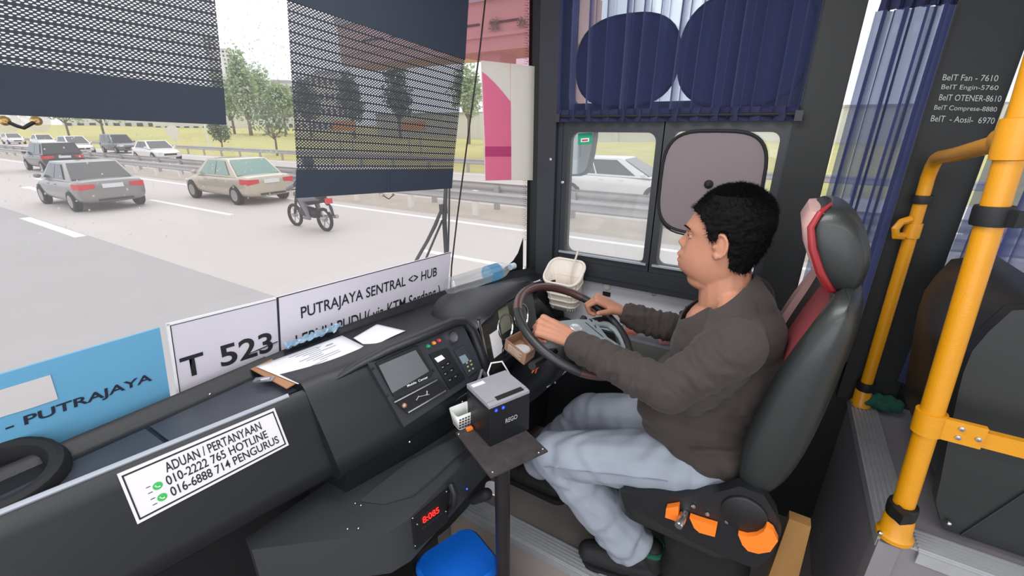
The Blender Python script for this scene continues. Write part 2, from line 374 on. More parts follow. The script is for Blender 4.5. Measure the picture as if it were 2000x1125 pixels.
# overpass to the right
t = thing('overpass', 'concrete overpass seen through the pink film at the top right of the windscreen', 'bridge', (27, 22, 0))
mb = MB(); mb.box((29, 22.5, 8.6), (4, 21, 2.9)); mb.build('girder', M_bridge, t, 0)
mb = MB(); mb.box((27.0, 22.5, 11.6), (.5, 21, 3.2)); mb.build('sky_tone_slab', M_skytone, t, 0)  # slab added above the girder to cover the white sky with lavender
mb = MB(); mb.box((26.96, 22.5, 8.05), (.3, 21, .22)); mb.build('ledge', M_bridge, t, 0)
for y in range(14, 32, 3): mb = MB(); mb.box((26.98, y, 8.75), (.1, 2.2, .13)); mb.build('drain_slot', M_pit, t, 0)
for y in (13.2, 18.7): mb = MB(); mb.box((29, y, 3.6), (2.2, 1.5, 7.2)); mb.build('pier', M_bridge, t, 0)
for y, s in ((17.6, 1), (15.6, .7), (13.4, 1.0)):
    mb = MB(); leafball(mb, (26.75, y, 8.35+.25*s), (.12, .5*s, .4*s), int(120*s), .09)
    tag(mb.build('wild_shrub', M_leafd, None, 0, fix=False), 'scrubby plant rooted in the ledge of the overpass', 'plant', 'plants on the overpass ledge')

# ------------------------------------------------------------------ vehicles (local: rear at y = 0, heading +y)
def loc(o, parent): o.parent = parent; return o
def paint(name, c): return mat(name, c, .3, .35, coat=.6, var=.03)
def car(name, label, cat, pos, rz, m, L=4.3, Wd=1.72, H=1.47, kind='sedan', gl=None, detail=True, group=None):
    r = thing(name, label, cat, pos, group); r.rotation_euler.z = rz; gl = gl or M_glassd; h = Wd/2
    def ring(y, w, zb, zt): return [V((s*x*w*1.025, y, z)) for s, x, z in ((-1, .80, zb), (-1, .97, zb+.10), (-1, 1.0, zb+(zt-zb)*.55), (-1, .965, zt-.07), (-1, .86, zt), (1, .86, zt), (1, .965, zt-.07), (1, 1.0, zb+(zt-zb)*.55), (1, .97, zb+.10), (1, .80, zb))]
    belt = .93 if kind == 'sedan' else (1.0 if kind == 'suv' else .95)
    hood = belt-.13 if kind != 'suv' else belt-.06
    bk = belt+.05 if kind == 'sedan' else belt
    mb = MB(); mb.loft([ring(0, h*.88, .34, bk-.10), ring(.06, h*.94, .27, bk-.03), ring(.35, h*.985, .22, bk+.01), ring(1.0, h, .2, belt), ring(L*.5, h, .2, belt), ring(L*.72, h, .2, belt-.03), ring(L*.86, h*.97, .22, hood), ring(L*.955, h*.9, .25, hood-.12), ring(L, h*.76, .3, hood-.24)])
    bo_ = loc(mb.build('body', m, None, 60), r); sd = bo_.modifiers.new('s', 'SUBSURF'); sd.levels = sd.render_levels = 2
    # cabin: rear glass base, roof rear, roof front, windscreen base
    if kind == 'sedan': yb, yr, yf, yw = .62, 1.25, L*.56, L*.74
    elif kind == 'suv': yb, yr, yf, yw = .10, .35, L*.56, L*.72
    else: yb, yr, yf, yw = .12, .55, L*.55, L*.78
    wb, wt = h*.95, h*.76; zb = belt-.03
    B = [V((-wb, yb, zb)), V((wb, yb, zb)), V((wb, yw, zb-.03)), V((-wb, yw, zb-.03))]; T = [V((-wt, yr, H-.03)), V((wt, yr, H-.03)), V((wt, yf, H-.02)), V((-wt, yf, H-.02))]
    mid = [V((x.x*.98, yr+(yf-yr)*.5+(-1 if i < 2 else 1)*(yf-yr)*.3, H)) for i, x in enumerate(T)]
    mb = MB(); mb.hexa(B+T); mb.bevel(.13, 4, 20); loc(mb.build('cabin', m, None, 50), r)
    def pane(nm, q, u0, v0, u1, v1, mm=gl, off=.014, par=r):
        n = ((q[1]-q[0]).cross(q[3]-q[0])).normalized(); c = sum(q, V())/4
        if n.dot(c-V((0, (yr+yf)/2, (zb+H)/2))) < 0: n = -n
        mb = MB(); P = [quad(q[3], q[2], q[0], q[1], a, b)+n*off for a, b in ((u0, v1), (u1, v1), (u1, v0), (u0, v0))]
        mb.hexa(P+[p+n*.01 for p in P]); return loc(mb.build(nm, mm, None, 0), par)
    pane('rear_window', [B[0], B[1], T[1], T[0]], .045, .06, .955, .93)
    pane('windscreen', [B[3], B[2], T[2], T[3]], .05, .08, .95, .92)
    for s in (0, 1):
        q = [B[0], B[3], T[3], T[0]] if s == 0 else [B[1], B[2], T[2], T[1]]
        pane('side_window', q, .13, .10, .46, .90); pane('side_window', q, .48, .10, .88, .90)
    for s in (-1, 1):
        for y in (.78*L/4.3, L*.815):
            mb = MB(); mb.lathe([(0, .0), (.33, .0), (.34, .03), (.34, .05)], (s*(h-.045), y, .33), (s, 0, 0)); w0 = mb.build('wheel_arch', M_pit, None, 30); loc(w0, r)
            mb = MB(); mb.lathe([(.16, -.16), (.28, -.16), (.31, -.13), (.31, .02), (.29, .045), (.19, .045), (.19, .02)], (s*(h-.01), y, .31), (s, 0, 0)); ty = loc(mb.build('tyre', M_tyre, None, 40), r)
            mb = MB(); mb.lathe([(0, 0), (.06, .015), (.19, .02), (.2, .04), (.19, .05)], (s*(h-.01), y, .31), (s, 0, 0), 20)
            for k in range(5):
                a = k*1.2566; mb.box((s*(h+.015), y+.11*math.cos(a), .31+.11*math.sin(a)), (.03, .16, .035), Matrix.Rotation(a, 3, 'X'))
            loc(mb.build('rim', M_rim, None, 40), ty)
        mb = MB(); mb.ball((s*(h+.07), yw-.25, belt+.05), (.1, .06, .075), 10, 6); loc(mb.build('door_mirror', m), r)
        zl = belt-.17
        mb = MB(); mb.hexa([V((s*h*a, y, z+dz)) for k, z in ((0, zl-.09), (1, zl+.09)) for a, y, dz in ((.50, -.012, .055 if k == 0 else -.01), (.93, .03, 0), (1.012, .36, .03 if k == 0 else .01), (.60, .09, 0))]); mb.bevel(.02, 2); loc(mb.build('tail_lamp', M_rlight, None, 50), r)
        mb = MB(); mb.hexa([V((s*h*a, y, z)) for z in (hood-.30, hood-.16) for a, y in ((.95, L*.91), (.55, L*.93), (.52, L*.99), (.80, L*.985))]); mb.bevel(.02, 2); loc(mb.build('head_lamp', M_hlight, None, 50), r)
    for s in (-1, 1):
        for y in (L*.42, L*.57):
            mb = MB(); mb.box((s*(h+.004), y, belt-.16), (.02, .16, .028)); loc(mb.build('door_handle', m), r)
        mb = MB(); mb.box((s*(h-.003), L*.48, belt-.35), (.012, L*.46, .03)); loc(mb.build('side_trim', M_dark), r)
    mb = MB(); mb.box((0, -.005, belt-.16), (.52, .05, .12)); mb.bevel(.01, 1); loc(mb.build('number_plate', M_white), r)
    mb = MB(); mb.box((0, .01, .36), (Wd*.5, .08, .05)); mb.bevel(.02, 2); loc(mb.build('rear_bumper_insert', M_dark), r)
    mb = MB(); mb.box((0, L-.03, .5), (Wd*.46, .1, .14)); mb.bevel(.02, 2); loc(mb.build('grille', M_pit), r)
    return r
P_sil = paint('paint_silver', (142, 138, 136)); P_gold = paint('paint_champagne', (196, 186, 168)); P_blk = paint('paint_black', (52, 50, 56))
P_wht = paint('paint_white', (236, 232, 230)); P_red = paint('paint_red', (140, 52, 56)); P_gry = paint('paint_grey', (96, 98, 102))
M_glassg = mat('green_car_glass', (128, 160, 150), .15, spec=.7, var=.1)
car('car', 'silver sedan in the middle lane with both red tail lamps in view', 'car', (5.28, 17.75, 0), 0, P_sil, 4.4, 1.74, 1.46)
car('car', 'champagne sedan with green tinted windows, partly behind the right blind', 'car', (8.55, 14.7, 0), 0, P_gold, 4.5, 1.71, 1.47, gl=M_glassg)
car('car', 'black sport utility car ahead of the silver sedan', 'car', (8.75, 35.2, 0), 0, P_blk, 4.4, 1.8, 1.62, 'suv')
car('car', 'dark red car cut off by the left edge of the view', 'car', (5.0, 37, 0), 0, P_red, 4.2, 1.74, 1.5, 'hatch')
car('car', 'white oncoming sedan beyond the median, right of the dark oncoming pickup', 'car', (15.6, 43.8, 0), math.pi, P_wht, 4.5, 1.75, 1.46)
car('car', 'white oncoming hatchback beyond the black sport utility car', 'car', (15.4, 60, 0), math.pi, P_wht, 4.2, 1.74, 1.62, 'hatch')
car('car', 'dark grey oncoming utility car behind the white sedan', 'car', (18.2, 58.5, 0), math.pi, P_gry, 4.7, 1.8, 1.75, 'suv')
car('car', 'small distant white car at the upper left under the blind', 'car', (19, 98, 0), math.pi, P_wht, 4.2, 1.72, 1.5, 'hatch')
car('car', 'distant pale car behind the black sport utility car', 'car', (18.4, 82, 0), math.pi, P_wht, 4.2, 1.72, 1.5, 'sedan')
car('car', 'white car passing on the far carriageway beyond the driver side window', 'car', (15.4, 7.2, 0), math.pi, P_wht, 4.6, 1.8, 1.5, 'hatch')

# motorcycle and rider
mx, my = 6.77, 9.62
r = thing('motorcycle', 'black motorcycle with red tail lamp below the right blind', 'motorcycle', (mx, my+.6, 0))
for y, nm in ((my, 'rear_wheel'), (my+1.22, 'front_wheel')):
    mb = MB(); mb.tube([(mx, y+.26*math.cos(a*.2618), .29+.26*math.sin(a*.2618)) for a in range(24)], .042, 8, closed=True); w = mb.build(nm, M_tyre, r)
    mb = MB()
    for k in range(5): a = k*1.2566; mb.tube([(mx, y, .29), (mx, y+.24*math.cos(a), .29+.24*math.sin(a))], .014, 6)
    mb.lathe([(0, -.06), (.05, -.06), (.05, .06), (0, .06)], (mx, y, .29), (1, 0, 0)); mb.build('spokes', M_rim, w)
mb = MB(); mb.cap((mx, my+.35, .42), (mx, my+.75, .45), .13, .15); mb.cap((mx, my+.75, .5), (mx, my+1.02, .85), .08, .07); mb.build('engine_block', M_black, r)
mb = MB(); mb.cap((mx, my-.12, .80), (mx, my+.55, .70), .07, .10); mb.build('seat', M_rubber, r)
mb = MB(); mb.cap((mx, my+.6, .78), (mx, my+.9, .84), .15, .12); mb.build('fuel_tank', P_blk, r)
mb = MB(); mb.box((mx, my-.26, .78), (.16, .08, .13)); mb.bevel(.02, 2); mb.build('tail_lamp', M_rlight, r)
mb = MB(); mb.box((mx, my-.29, .6), (.2, .02, .15), Matrix.Rotation(-.3, 3, 'X')); mb.build('number_plate', M_white, r)
mb = MB(); mb.tube([(mx, my-.1, .78), (mx, my-.3, .62), (mx, my-.36, .42)], [.05, .04, .03], 8); mb.build('mudguard', M_black, r)
mb = MB(); mb.tube([(mx+.14, my-.32, .38), (mx+.12, my+.3, .33)], [.05, .035], 10); mb.build('exhaust', M_rail, r)
mb = MB(); mb.tube([(mx, my+1.22, .29), (mx, my+1.0, .9)], .035, 8); mb.build('fork', M_dark, r)
mb = MB(); mb.tube([(mx-.35, my+.85, 1.0), (mx, my+1.0, .97), (mx+.35, my+.85, 1.0)], .016, 8); mb.build('handlebar', M_dark, r)
mb = MB(); z = V((mx, my, 0))
for s in (-1, 1):
    mb.cap(z+V((s*.1, .12, .86)), z+V((s*.2, .55, .78)), .1, .075); mb.cap(z+V((s*.2, .55, .78)), z+V((s*.17, .4, .38)), .075, .05); mb.cap(z+V((s*.17, .36, .31)), z+V((s*.17, .58, .31)), .045, .04)
    mb.cap(z+V((s*.2, .25, 1.38)), z+V((s*.3, .5, 1.15)), .06, .05); mb.cap(z+V((s*.3, .5, 1.15)), z+V((s*.33, .83, 1.03)), .05, .04)
mb.cap(z+V((0, .08, .9)), z+V((0, .22, 1.36)), .16, .17); mb.cap(z+V((0, .24, 1.4)), z+V((0, .3, 1.62)), .07, .09)
r2 = thing('person', 'person in grey trousers riding the black motorcycle', 'person', (mx, my+.1, 0))
M_rider = mat('rider_clothes', (128, 126, 136), .9, var=.1)
remesh(mb, .02, 'body', M_rider, r2, 3)
mb = MB(); mb.ball((mx, my+.31, 1.68), (.14, .16, .15)); mb.build('helmet', P_blk, r2)
mb = MB(); mb.cap(z+V((0, .05, .95)), z+V((0, .22, 1.36)), .185, .2)
for s in (-1, 1): mb.cap(z+V((s*.2, .25, 1.38)), z+V((s*.3, .5, 1.15)), .08, .065)
remesh(mb, .025, 'jacket', mat('rider_jacket', (60, 60, 66), .9), r2, 3)
# ================================================================== BUS SHELL
WSP = [(-.9, 1.25), (-.4, 1.275), (0, 1.275), (.36, 1.262), (.8, 1.243), (1.33, 1.155), (1.6, 1.07), (1.8, .975)]
def ws(x): return crom(WSP, x)                      # curved windscreen: y for a given x
def pW(u, v, off=0):
    y = 1.1
    for _ in range(40): p = pY(u, v, y); y = .5*y+.5*(ws(min(max(p.x, -.9), 1.8))-off)
    return pY(u, v, y)
M_floor = mat('floor_vinyl', (112, 104, 102), .6, var=.14, vscale=9, bump=.3, bscale=400)
M_step = mat('step_riser', (150, 141, 136), .6, var=.1, vscale=7)
M_arch = mat('arch_vinyl', (128, 124, 128), .55, var=.1, vscale=7)
M_greyp = mat('grey_wall_panel', (206, 206, 212), .6, var=.04, vscale=4)
M_frame = mat('window_frame', (38, 42, 48), .5, var=.1, vscale=4, bump=.15, bscale=500)
M_pill = mat('pillar_black', (18, 21, 22), .6, var=.12, vscale=4, bump=.2, bscale=500)
M_glass = glassy('clear_glass', (.98, .985, .98), .05)
M_wsg = glassy('dusty_windscreen', (.985, .985, .98), .035, .085, (1, .96, .95))
M_glassh = glassy('hazy_side_glass', (.97, .98, .98), .04, .10, (.9, .92, .95))
def sbox(name, x0, x1, y0, y1, z0, z1, m, bev=.004, label=None, parent=None):
    mb = MB(); mb.box(((x0+x1)/2, (y0+y1)/2, (z0+z1)/2), (x1-x0, y1-y0, z1-z0))
    if bev: mb.bevel(bev, 2)
    o = mb.build(name, m, parent)
    return o if parent else struct(o, label)
sbox('floor', -.75, 1.12, -2.2, 1.28, .34, .4, M_floor, 0, 'low passenger floor of the bus')
sbox('floor_platform', 1.12, 1.86, -.37, 1.1, .4, .93, M_floor, 0, 'raised floor under the driver')
sbox('trim_1', 1.108, 1.12, -.37, 1.0, .40, .925, M_step, .002, 'riser of the step up to the driver')
def nosing(name, x0, x1, y0, y1, z, along, label, drop):
    mb = MB(); mb.box(((x0+x1)/2, (y0+y1)/2, z+.003), (x1-x0, y1-y0, .006)); n = 6
    for i in range(n):
        if along == 'y': x = x0+(x1-x0)*(i+.6)/n; mb.box((x, (y0+y1)/2, z+.0075), ((x1-x0)/n*.45, y1-y0, .004))
        else: y = y0+(y1-y0)*(i+.6)/n; mb.box(((x0+x1)/2, y, z+.0075), (x1-x0, (y1-y0)/n*.45, .004))
    if along == 'y': mb.box((x0-.003, (y0+y1)/2, z-.012), (.006, y1-y0, .03))
    else: mb.box(((x0+x1)/2, y1+.003, z-.012), (x1-x0, .006, .03))
    return struct(mb.build(name, M_alu, None, 20), label)
nosing('trim_2', 1.105, 1.19, -.36, .98, .93, 'y', 'ribbed aluminium nosing along the driver step', .03)
sbox('wall_arch', 1.119, 1.86, -2.2, -.364, .4, 1.57, M_arch, .006, 'grey vinyl wheel arch box behind the driver')
nosing('trim_3', 1.115, 1.80, -.43, -.362, 1.57, 'x', 'aluminium edge strip across the front of the wheel arch', .03)
nosing('trim_4', 1.112, 1.18, -2.0, -.43, 1.57, 'y', 'aluminium edge strip along the aisle side of the wheel arch', .03)
sbox('trim_5', 1.108, 1.16, -.40, -.358, .4, 1.565, M_arch, .008, 'corner strip of the wheel arch')
sbox('ceiling', -.75, 1.9, -2.2, 1.32, 3.16, 3.2, mat('ceiling_panel', (196, 198, 200), .7, var=.03), 0, 'pale ceiling of the bus')
# front wall under the windscreen
mb = MB(); xs = [-.75+i*.17 for i in range(16)]
mb.loft([[V((x, ws(min(x, 1.8))+.0, .4)), V((x, ws(min(x, 1.8))+.04, .4)), V((x, ws(min(x, 1.8))+.04, 1.80)), V((x, ws(min(x, 1.8)), 1.80))] for x in xs])
struct(mb.build('wall_front', M_black), 'front wall of the bus under the windscreen')
# ---- right wall, built round its openings
def ring(outer, inner, x0, x1, name, m, parent=None, label=None):
    """flat frame in the wall plane between two outlines of (y, z) with equal counts"""
    n = len(outer); mb = MB()
    A = [[mb.v((x, p[0], p[1])) for p in o] for x in (x0, x1) for o in (outer, inner)]
    for i in range(n):
        k = (i+1) % n
        mb.f([A[0][i], A[0][k], A[1][k], A[1][i]]); mb.f([A[2][i], A[3][i], A[3][k], A[2][k]])
        mb.f([A[0][i], A[2][i], A[2][k], A[0][k]]); mb.f([A[1][i], A[1][k], A[3][k], A[3][i]])
    o = mb.build(name, m, parent, 40)
    return o if parent else struct(o, label)
def frame_pts(y0, y1, z0, z1, r, k=6):
    return [((y0+y1)/2+a, (z0+z1)/2+b) for a, b in rrect(y1-y0, z1-z0, r, k)]
sbox('wall_right', 1.8, 1.86, -.1, 1.02, .9, 1.84, M_greyp, 0, 'pale grey side wall below the driver window')
sbox('trim_13', 1.782, 1.80, -.1, 1.0, .93, 1.60, M_black, .004, 'black lower lining of the side wall beside the driver')
sbox('wall_right_rear', 1.8, 1.86, -2.2, -.1, .9, 1.80, M_pill, 0, 'dark side wall below the curtained windows')
sbox('wall_right_top', 1.8, 1.88, -2.2, 1.02, 3.02, 3.2, M_pill, 0, 'dark side wall above the windows')
sbox('trim_6', 1.765, 1.86, -.02, .86, 1.84, 1.925, M_frame, .012, 'dark ledge under the driver window')
sbox('trim_7', 1.745, 1.80, -.0, .84, 1.845, 1.865, M_frame, .006, 'lower moulding of the driver window ledge')
sbox('trim_8', 1.745, 1.87, .845, .93, 1.80, 3.16, M_frame, .012, 'dark pillar at the front corner, side face')
sbox('trim_9', 1.775, 1.88, .93, .995, 1.80, 3.16, M_pill, .010, 'dark pillar at the front corner, windscreen face')
sbox('trim_10', 1.77, 1.86, .825, .85, 1.9, 2.53, M_frame, .006, 'front jamb of the driver window')
sbox('trim_11', 1.765, 1.86, -.118, -.0, 1.80, 3.16, M_pill, .008, 'black pillar behind the driver window')
sbox('trim_12', 1.765, 1.86, -.474, -.318, 1.57, 3.16, M_pill, .008, 'black pillar with white handwriting')
for z in (2.365, 2.06):
    mb = MB(); p = pX(1076 if z > 2.2 else 1099, 311 if z > 2.2 else 356, 1.745); mb.lathe([(0, 0), (.0065, 0), (.006, -.004), (0, -.005)], p, (1, 0, 0), 14)
    tag(mb.build('screw', M_chrome), 'small screw head in the front corner pillar, '+('upper one' if z > 2.2 else 'lower one by the window jamb'), 'screw')
# driver window: sliding panes in a black frame
w2 = thing('window_2', 'sliding driver side window with two rounded panes', 'window', (1.81, .41, 1.93)); w2['kind'] = 'structure'; del w2['category']
y0, y1, z0, z1 = .0, .83, 1.92, 2.53
def split(a0, a1, b, r, nm):
    ring(frame_pts(a0, a1, b[0], b[1], .0001), frame_pts(a0+.028, a1-.03, b[0]+.03, b[1]-.055, r), 1.775, 1.83, nm, M_frame, w2)
split(.408, .83, (z0, z1), .035, 'pane_frame'); split(.0, .412, (z0+.005, z1+.005), .03, 'pane_frame')
mb = MB(); mb.box((1.805, .615, 2.215), (.005, .40, .58)); g = mb.build('glass_pane', M_glassh, w2)
mb = MB(); mb.box((1.815, .205, 2.22), (.005, .40, .58)); g = mb.build('glass_pane', M_glassh, w2)
mb = MB(); mb.box((1.768, .62, 1.957), (.012, .40, .008)); mb.box((1.768, .2, 1.957), (.012, .39, .008)); mb.build('slide_track', M_silver, w2)
# sticker on the window: green with a small red and white figure
p = [pX(*q, 1.8) for q in ((1129, 261), (1157, 259), (1129, 283), (1156, 281))]
st = thing('window_sticker', 'green sticker in the top front corner of the driver window', 'sticker', p[2])
mb = MB(); mb.hexa(slab(p, 0, 0, 1, 1, .001, V((-1, 0, 0)))); mb.build('backing', mat('sticker_green', (24, 150, 110), .6), st)
mb = MB(); mb.hexa(slab(p, .22, .45, .8, .78, .001, V((-1, 0, 0)), .0012)); mb.build('emblem', M_white, st)
mb = MB(); mb.hexa(slab(p, .3, .55, .72, .7, .001, V((-1, 0, 0)), .0024)); mb.build('emblem_band', mat('sticker_red', (176, 70, 60), .6), st)
# upper window behind the gathered curtain
ring(frame_pts(-.0, .845, 2.53, 3.1, .0001), frame_pts(.03, .815, 2.585, 3.06, .03), 1.79, 1.86, 'window_3', M_pill, None, 'curtained upper window above the driver window')
mb = MB(); mb.box((1.82, .42, 2.82), (.005, .80, .50)); struct(mb.build('window_4', M_glass), 'pane of the upper driver side window')
ring(frame_pts(-.32, -.112, 1.78, 3.1, .0001), frame_pts(-.31, -.122, 1.83, 3.06, .02), 1.80, 1.85, 'window_5', M_pill, None, 'narrow curtained window between the two black pillars')
mb = MB(); mb.box((1.82, -.215, 2.45), (.005, .2, 1.25)); struct(mb.build('window_6', M_glass), 'pane of the narrow curtained window')
ring(frame_pts(-1.7, -.468, 1.78, 3.1, .0001), frame_pts(-1.68, -.478, 1.83, 3.06, .02), 1.80, 1.85, 'window_7', M_pill, None, 'curtained window behind the handwritten pillar')
mb = MB(); mb.box((1.82, -1.07, 2.45), (.005, 1.2, 1.25)); struct(mb.build('window_8', M_glass), 'pane of the rear curtained window')
# handwriting on the pillar
wr = thing('pillar_writing', 'white handwritten belt numbers on the black pillar', 'writing', pX(1840, 240, 1.764))
M_chalk = mat('white_marker', (176, 180, 178), .8)
for body, a, b in (('BeIT Fan - 7610', (1843, 145, 1951, 147), 12), ('BeIT Engin-5760', (1840, 165, 1951, 167), 12), ('BeIT OTENER-8610', (1836, 184, 1957, 187), 12), ('BeIT Comprese-8880', (1826, 205, 1948, 209), 12), ('BeIT  - Aosil-  6970', (1820, 225, 1944, 230), 12)):
    Q = [pX(a[0], a[1], 1.764), pX(a[2], a[3], 1.764), pX(a[0]-3, a[1]+b, 1.764), pX(a[2]-3, a[3]+b, 1.764)]
    text('written_line', body, Q, 0, 0, 1, 1, V((-1, 0, 0)), M_chalk, wr, 0, .001)
# ---- windscreen
mb = MB(); mb.grid(lambda a, b: V((-.9+2.69*a, ws(-.9+2.69*a), 1.80+1.36*b)), 60, 4)
w1 = struct(mb.build('window_1', M_wsg), 'wide curved windscreen')
mb = MB()
def zf(x): return crom([(1.30, 1.80), (1.45, 1.815), (1.58, 1.845), (1.68, 1.885), (1.72, 1.93), (1.745, 2.0)], x)
pts = [1.30+i*.0247 for i in range(19)]
mb.loft([[V((x, ws(x)-.004, 1.795)), V((x, ws(x)-.002, 1.795)), V((x, ws(x)-.002, zf(x))), V((x, ws(x)-.004, zf(x)))] for x in pts])
mb.box((1.785, ws(1.785)-.004, 2.45), (.05, .003, 1.4), Matrix.Rotation(math.atan(-.5), 3, 'Z'))
z = 1.99
for i in range(118):
    for k in range(3):
        x = 1.758-k*.007-(i % 2)*.0035; r = .0032-.0007*k
        mb.lathe([(0, 0), (r, 0), (0, .001)], (x, ws(x)-.003, z), (0, -1, 0), 6)
    z += .0095
mb.build('frit_border', M_pit, w1, 0)
# rain drops on the glass
mb = MB()
for _ in range(900):
    u = random.gauss(500, 70) if random.random() < .75 else random.uniform(0, 900); v = random.gauss(190, 75) if u > 330 else random.uniform(230, 480)
    p = pW(u, v, -.001); p.y = ws(max(-.9, min(p.x, 1.78)))+.001; q = random.uniform(.0006, .0021)
    mb.ball(p, (q, .0008, q*random.uniform(1, 1.6)), 6, 4)
M_drop = glassy('rain_water', (.86, .88, .86), .12, .22, (1, 1, 1))
o = tag(mb.build('rain_drops', M_drop), 'rain drops clinging to the outside of the windscreen', 'raindrops'); o['kind'] = 'stuff'
# pink translucent film across the top of the windscreen
M_film = glassy('pink_film', (.87, .72, .77), .03, .06, (.9, .5, .55))
fp = [(1.40, pW(905, 110).z), (1.52, pW(930, 118).z), (1.78, pW(1055, 131).z)]
mb = MB(); mb.loft([[V((x, ws(x)-.008, crom(fp, x))), V((x, ws(x)-.006, crom(fp, x))), V((x, ws(x)-.006, 3.12)), V((x, ws(x)-.008, 3.12))] for x in [1.34+i*.031 for i in range(15)]])
tag(mb.build('window_film', M_film), 'translucent pink film across the top right of the windscreen', 'film')
# folded card: white with a magenta shape
yc = ws(1.62)-.04
cd_ = thing('folded_card', 'white folded card with a magenta shape standing against the right of the windscreen', 'card', pW(1000, 352, .03))
n = V((-.35, -.93, 0)).normalized()
def pC(u, v): return pP(u, v, V((1.62, ws(1.62)-.035, 2.3)), n)
M_card = mat('card_white', (232, 228, 222), .7, var=.02, transl=.55); M_mag = mat('card_magenta', (244, 150, 186), .7, transl=.55); M_mag2 = mat('card_dark_magenta', (216, 92, 150), .7, transl=.55)
mb = MB(); mb.prism([pC(*q) for q in ((940, 118), (997, 124), (998, 352), (948, 353))], -n*.003); mb.build('left_leaf', M_card, cd_, 0)
mb = MB(); mb.prism([pC(*q) for q in ((999, 124), (1056, 131), (1046, 352), (999, 352))], -n*.003); mb.build('right_leaf', M_card, cd_, 0)
mb = MB(); mb.prism([pC(*q)+n*.001 for q in ((941, 140), (950, 147), (965, 161), (980, 178), (997, 199), (998, 286), (947, 286))], n*.001); mb.build('magenta_shape', M_mag, cd_, 0)
mb = MB(); mb.prism([pC(*q)+n*.001 for q in ((947, 286), (998, 286), (998, 306), (947, 306))], n*.001); mb.build('dark_magenta_band', M_mag2, cd_, 0)
mb = MB(); mb.prism([pC(*q)+n*.001 for q in ((947, 306), (998, 306), (998, 351), (948, 352))], n*.001); mb.build('magenta_shape', M_mag, cd_, 0)
mb = MB(); mb.lathe([(0, 0), (.014, 0), (.012, .006), (.004, .01), (0, .01)], pC(1053, 275)+n*.002, n, 16); mb.build('suction_cup', mat('cup_violet', (96, 92, 150), .3), cd_)
# thin cable down the glass
tag(MB().tube([pW(951, -30, .012), pW(938, 90, .012), pW(915, 260, .012), pW(893, 425, .012), pW(882, 520, .012), pW(880, 562, .012)], .0032, 8).build('cable', M_pit), 'thin black cable running down the windscreen beside the card', 'cable')
# wiper outside
wp = thing('windscreen_wiper', 'black windscreen wiper parked outside, beside the cable', 'wiper', pW(870, 470, -.04))
mb = MB(); mb.tube([pW(872, 340, -.03), pW(868, 430, -.03), pW(872, 500, -.03), pW(873, 540, -.03)], [.009, .012, .012, .008], 8, flat=.6); mb.tube([pW(878, 350, -.03), pW(877, 430, -.03), pW(875, 500, -.03)], .004, 6); mb.build('blade', M_dark, wp)
mb = MB(); mb.tube([pW(866, 400, -.045), pW(850, 440, -.045), pW(835, 470, -.045), pW(815, 505, -.045), pW(790, 560, -.045)], [.006, .008, .007, .007, .007], 8); mb.build('arm', M_dark, wp)
mb = MB(); mb.tube([pW(864, 430, -.04), pW(832, 505, -.04), pW(808, 560, -.04)], .005, 6); mb.build('arm_rod', M_dark, wp)
mb = MB(); mb.box(pW(866, 408, -.04), (.03, .02, .04)); mb.bevel(.006, 2); mb.build('pivot', M_black, wp)
# right mirror hanging outside the driver window
mr = thing('door_mirror', 'pale rounded outside mirror seen through the front of the driver window', 'mirror', pX(1140, 345, 2.05))
o_ = [pX(*q, 2.12) for q in ((1100, 240), (1170, 240), (1168, 268), (1163, 300), (1157, 325), (1147, 340), (1135, 344), (1095, 344))]
mb = MB(); mb.prism(o_, (.09, .05, 0)); mb.bevel(.012, 3); mb.build('housing', mat('mirror_housing', (92, 102, 104), .4), mr)
o_ = [pX(*q, 2.115) for q in ((1100, 244), (1161, 244), (1158, 272), (1152, 305), (1147, 325), (1140, 336), (1130, 340), (1098, 340))]
mb = MB(); mb.prism(o_, (-.004, 0, 0)); mb.build('mirror_glass', mat('mirror_face', (212, 220, 222), .12, .5), mr)
mb = MB(); mb.tube([V((2.16, .98, 2.55)), V((2.16, 1.0, 2.9)), V((1.95, 1.03, 3.05))], .018, 8); mb.build('arm', M_black, mr)

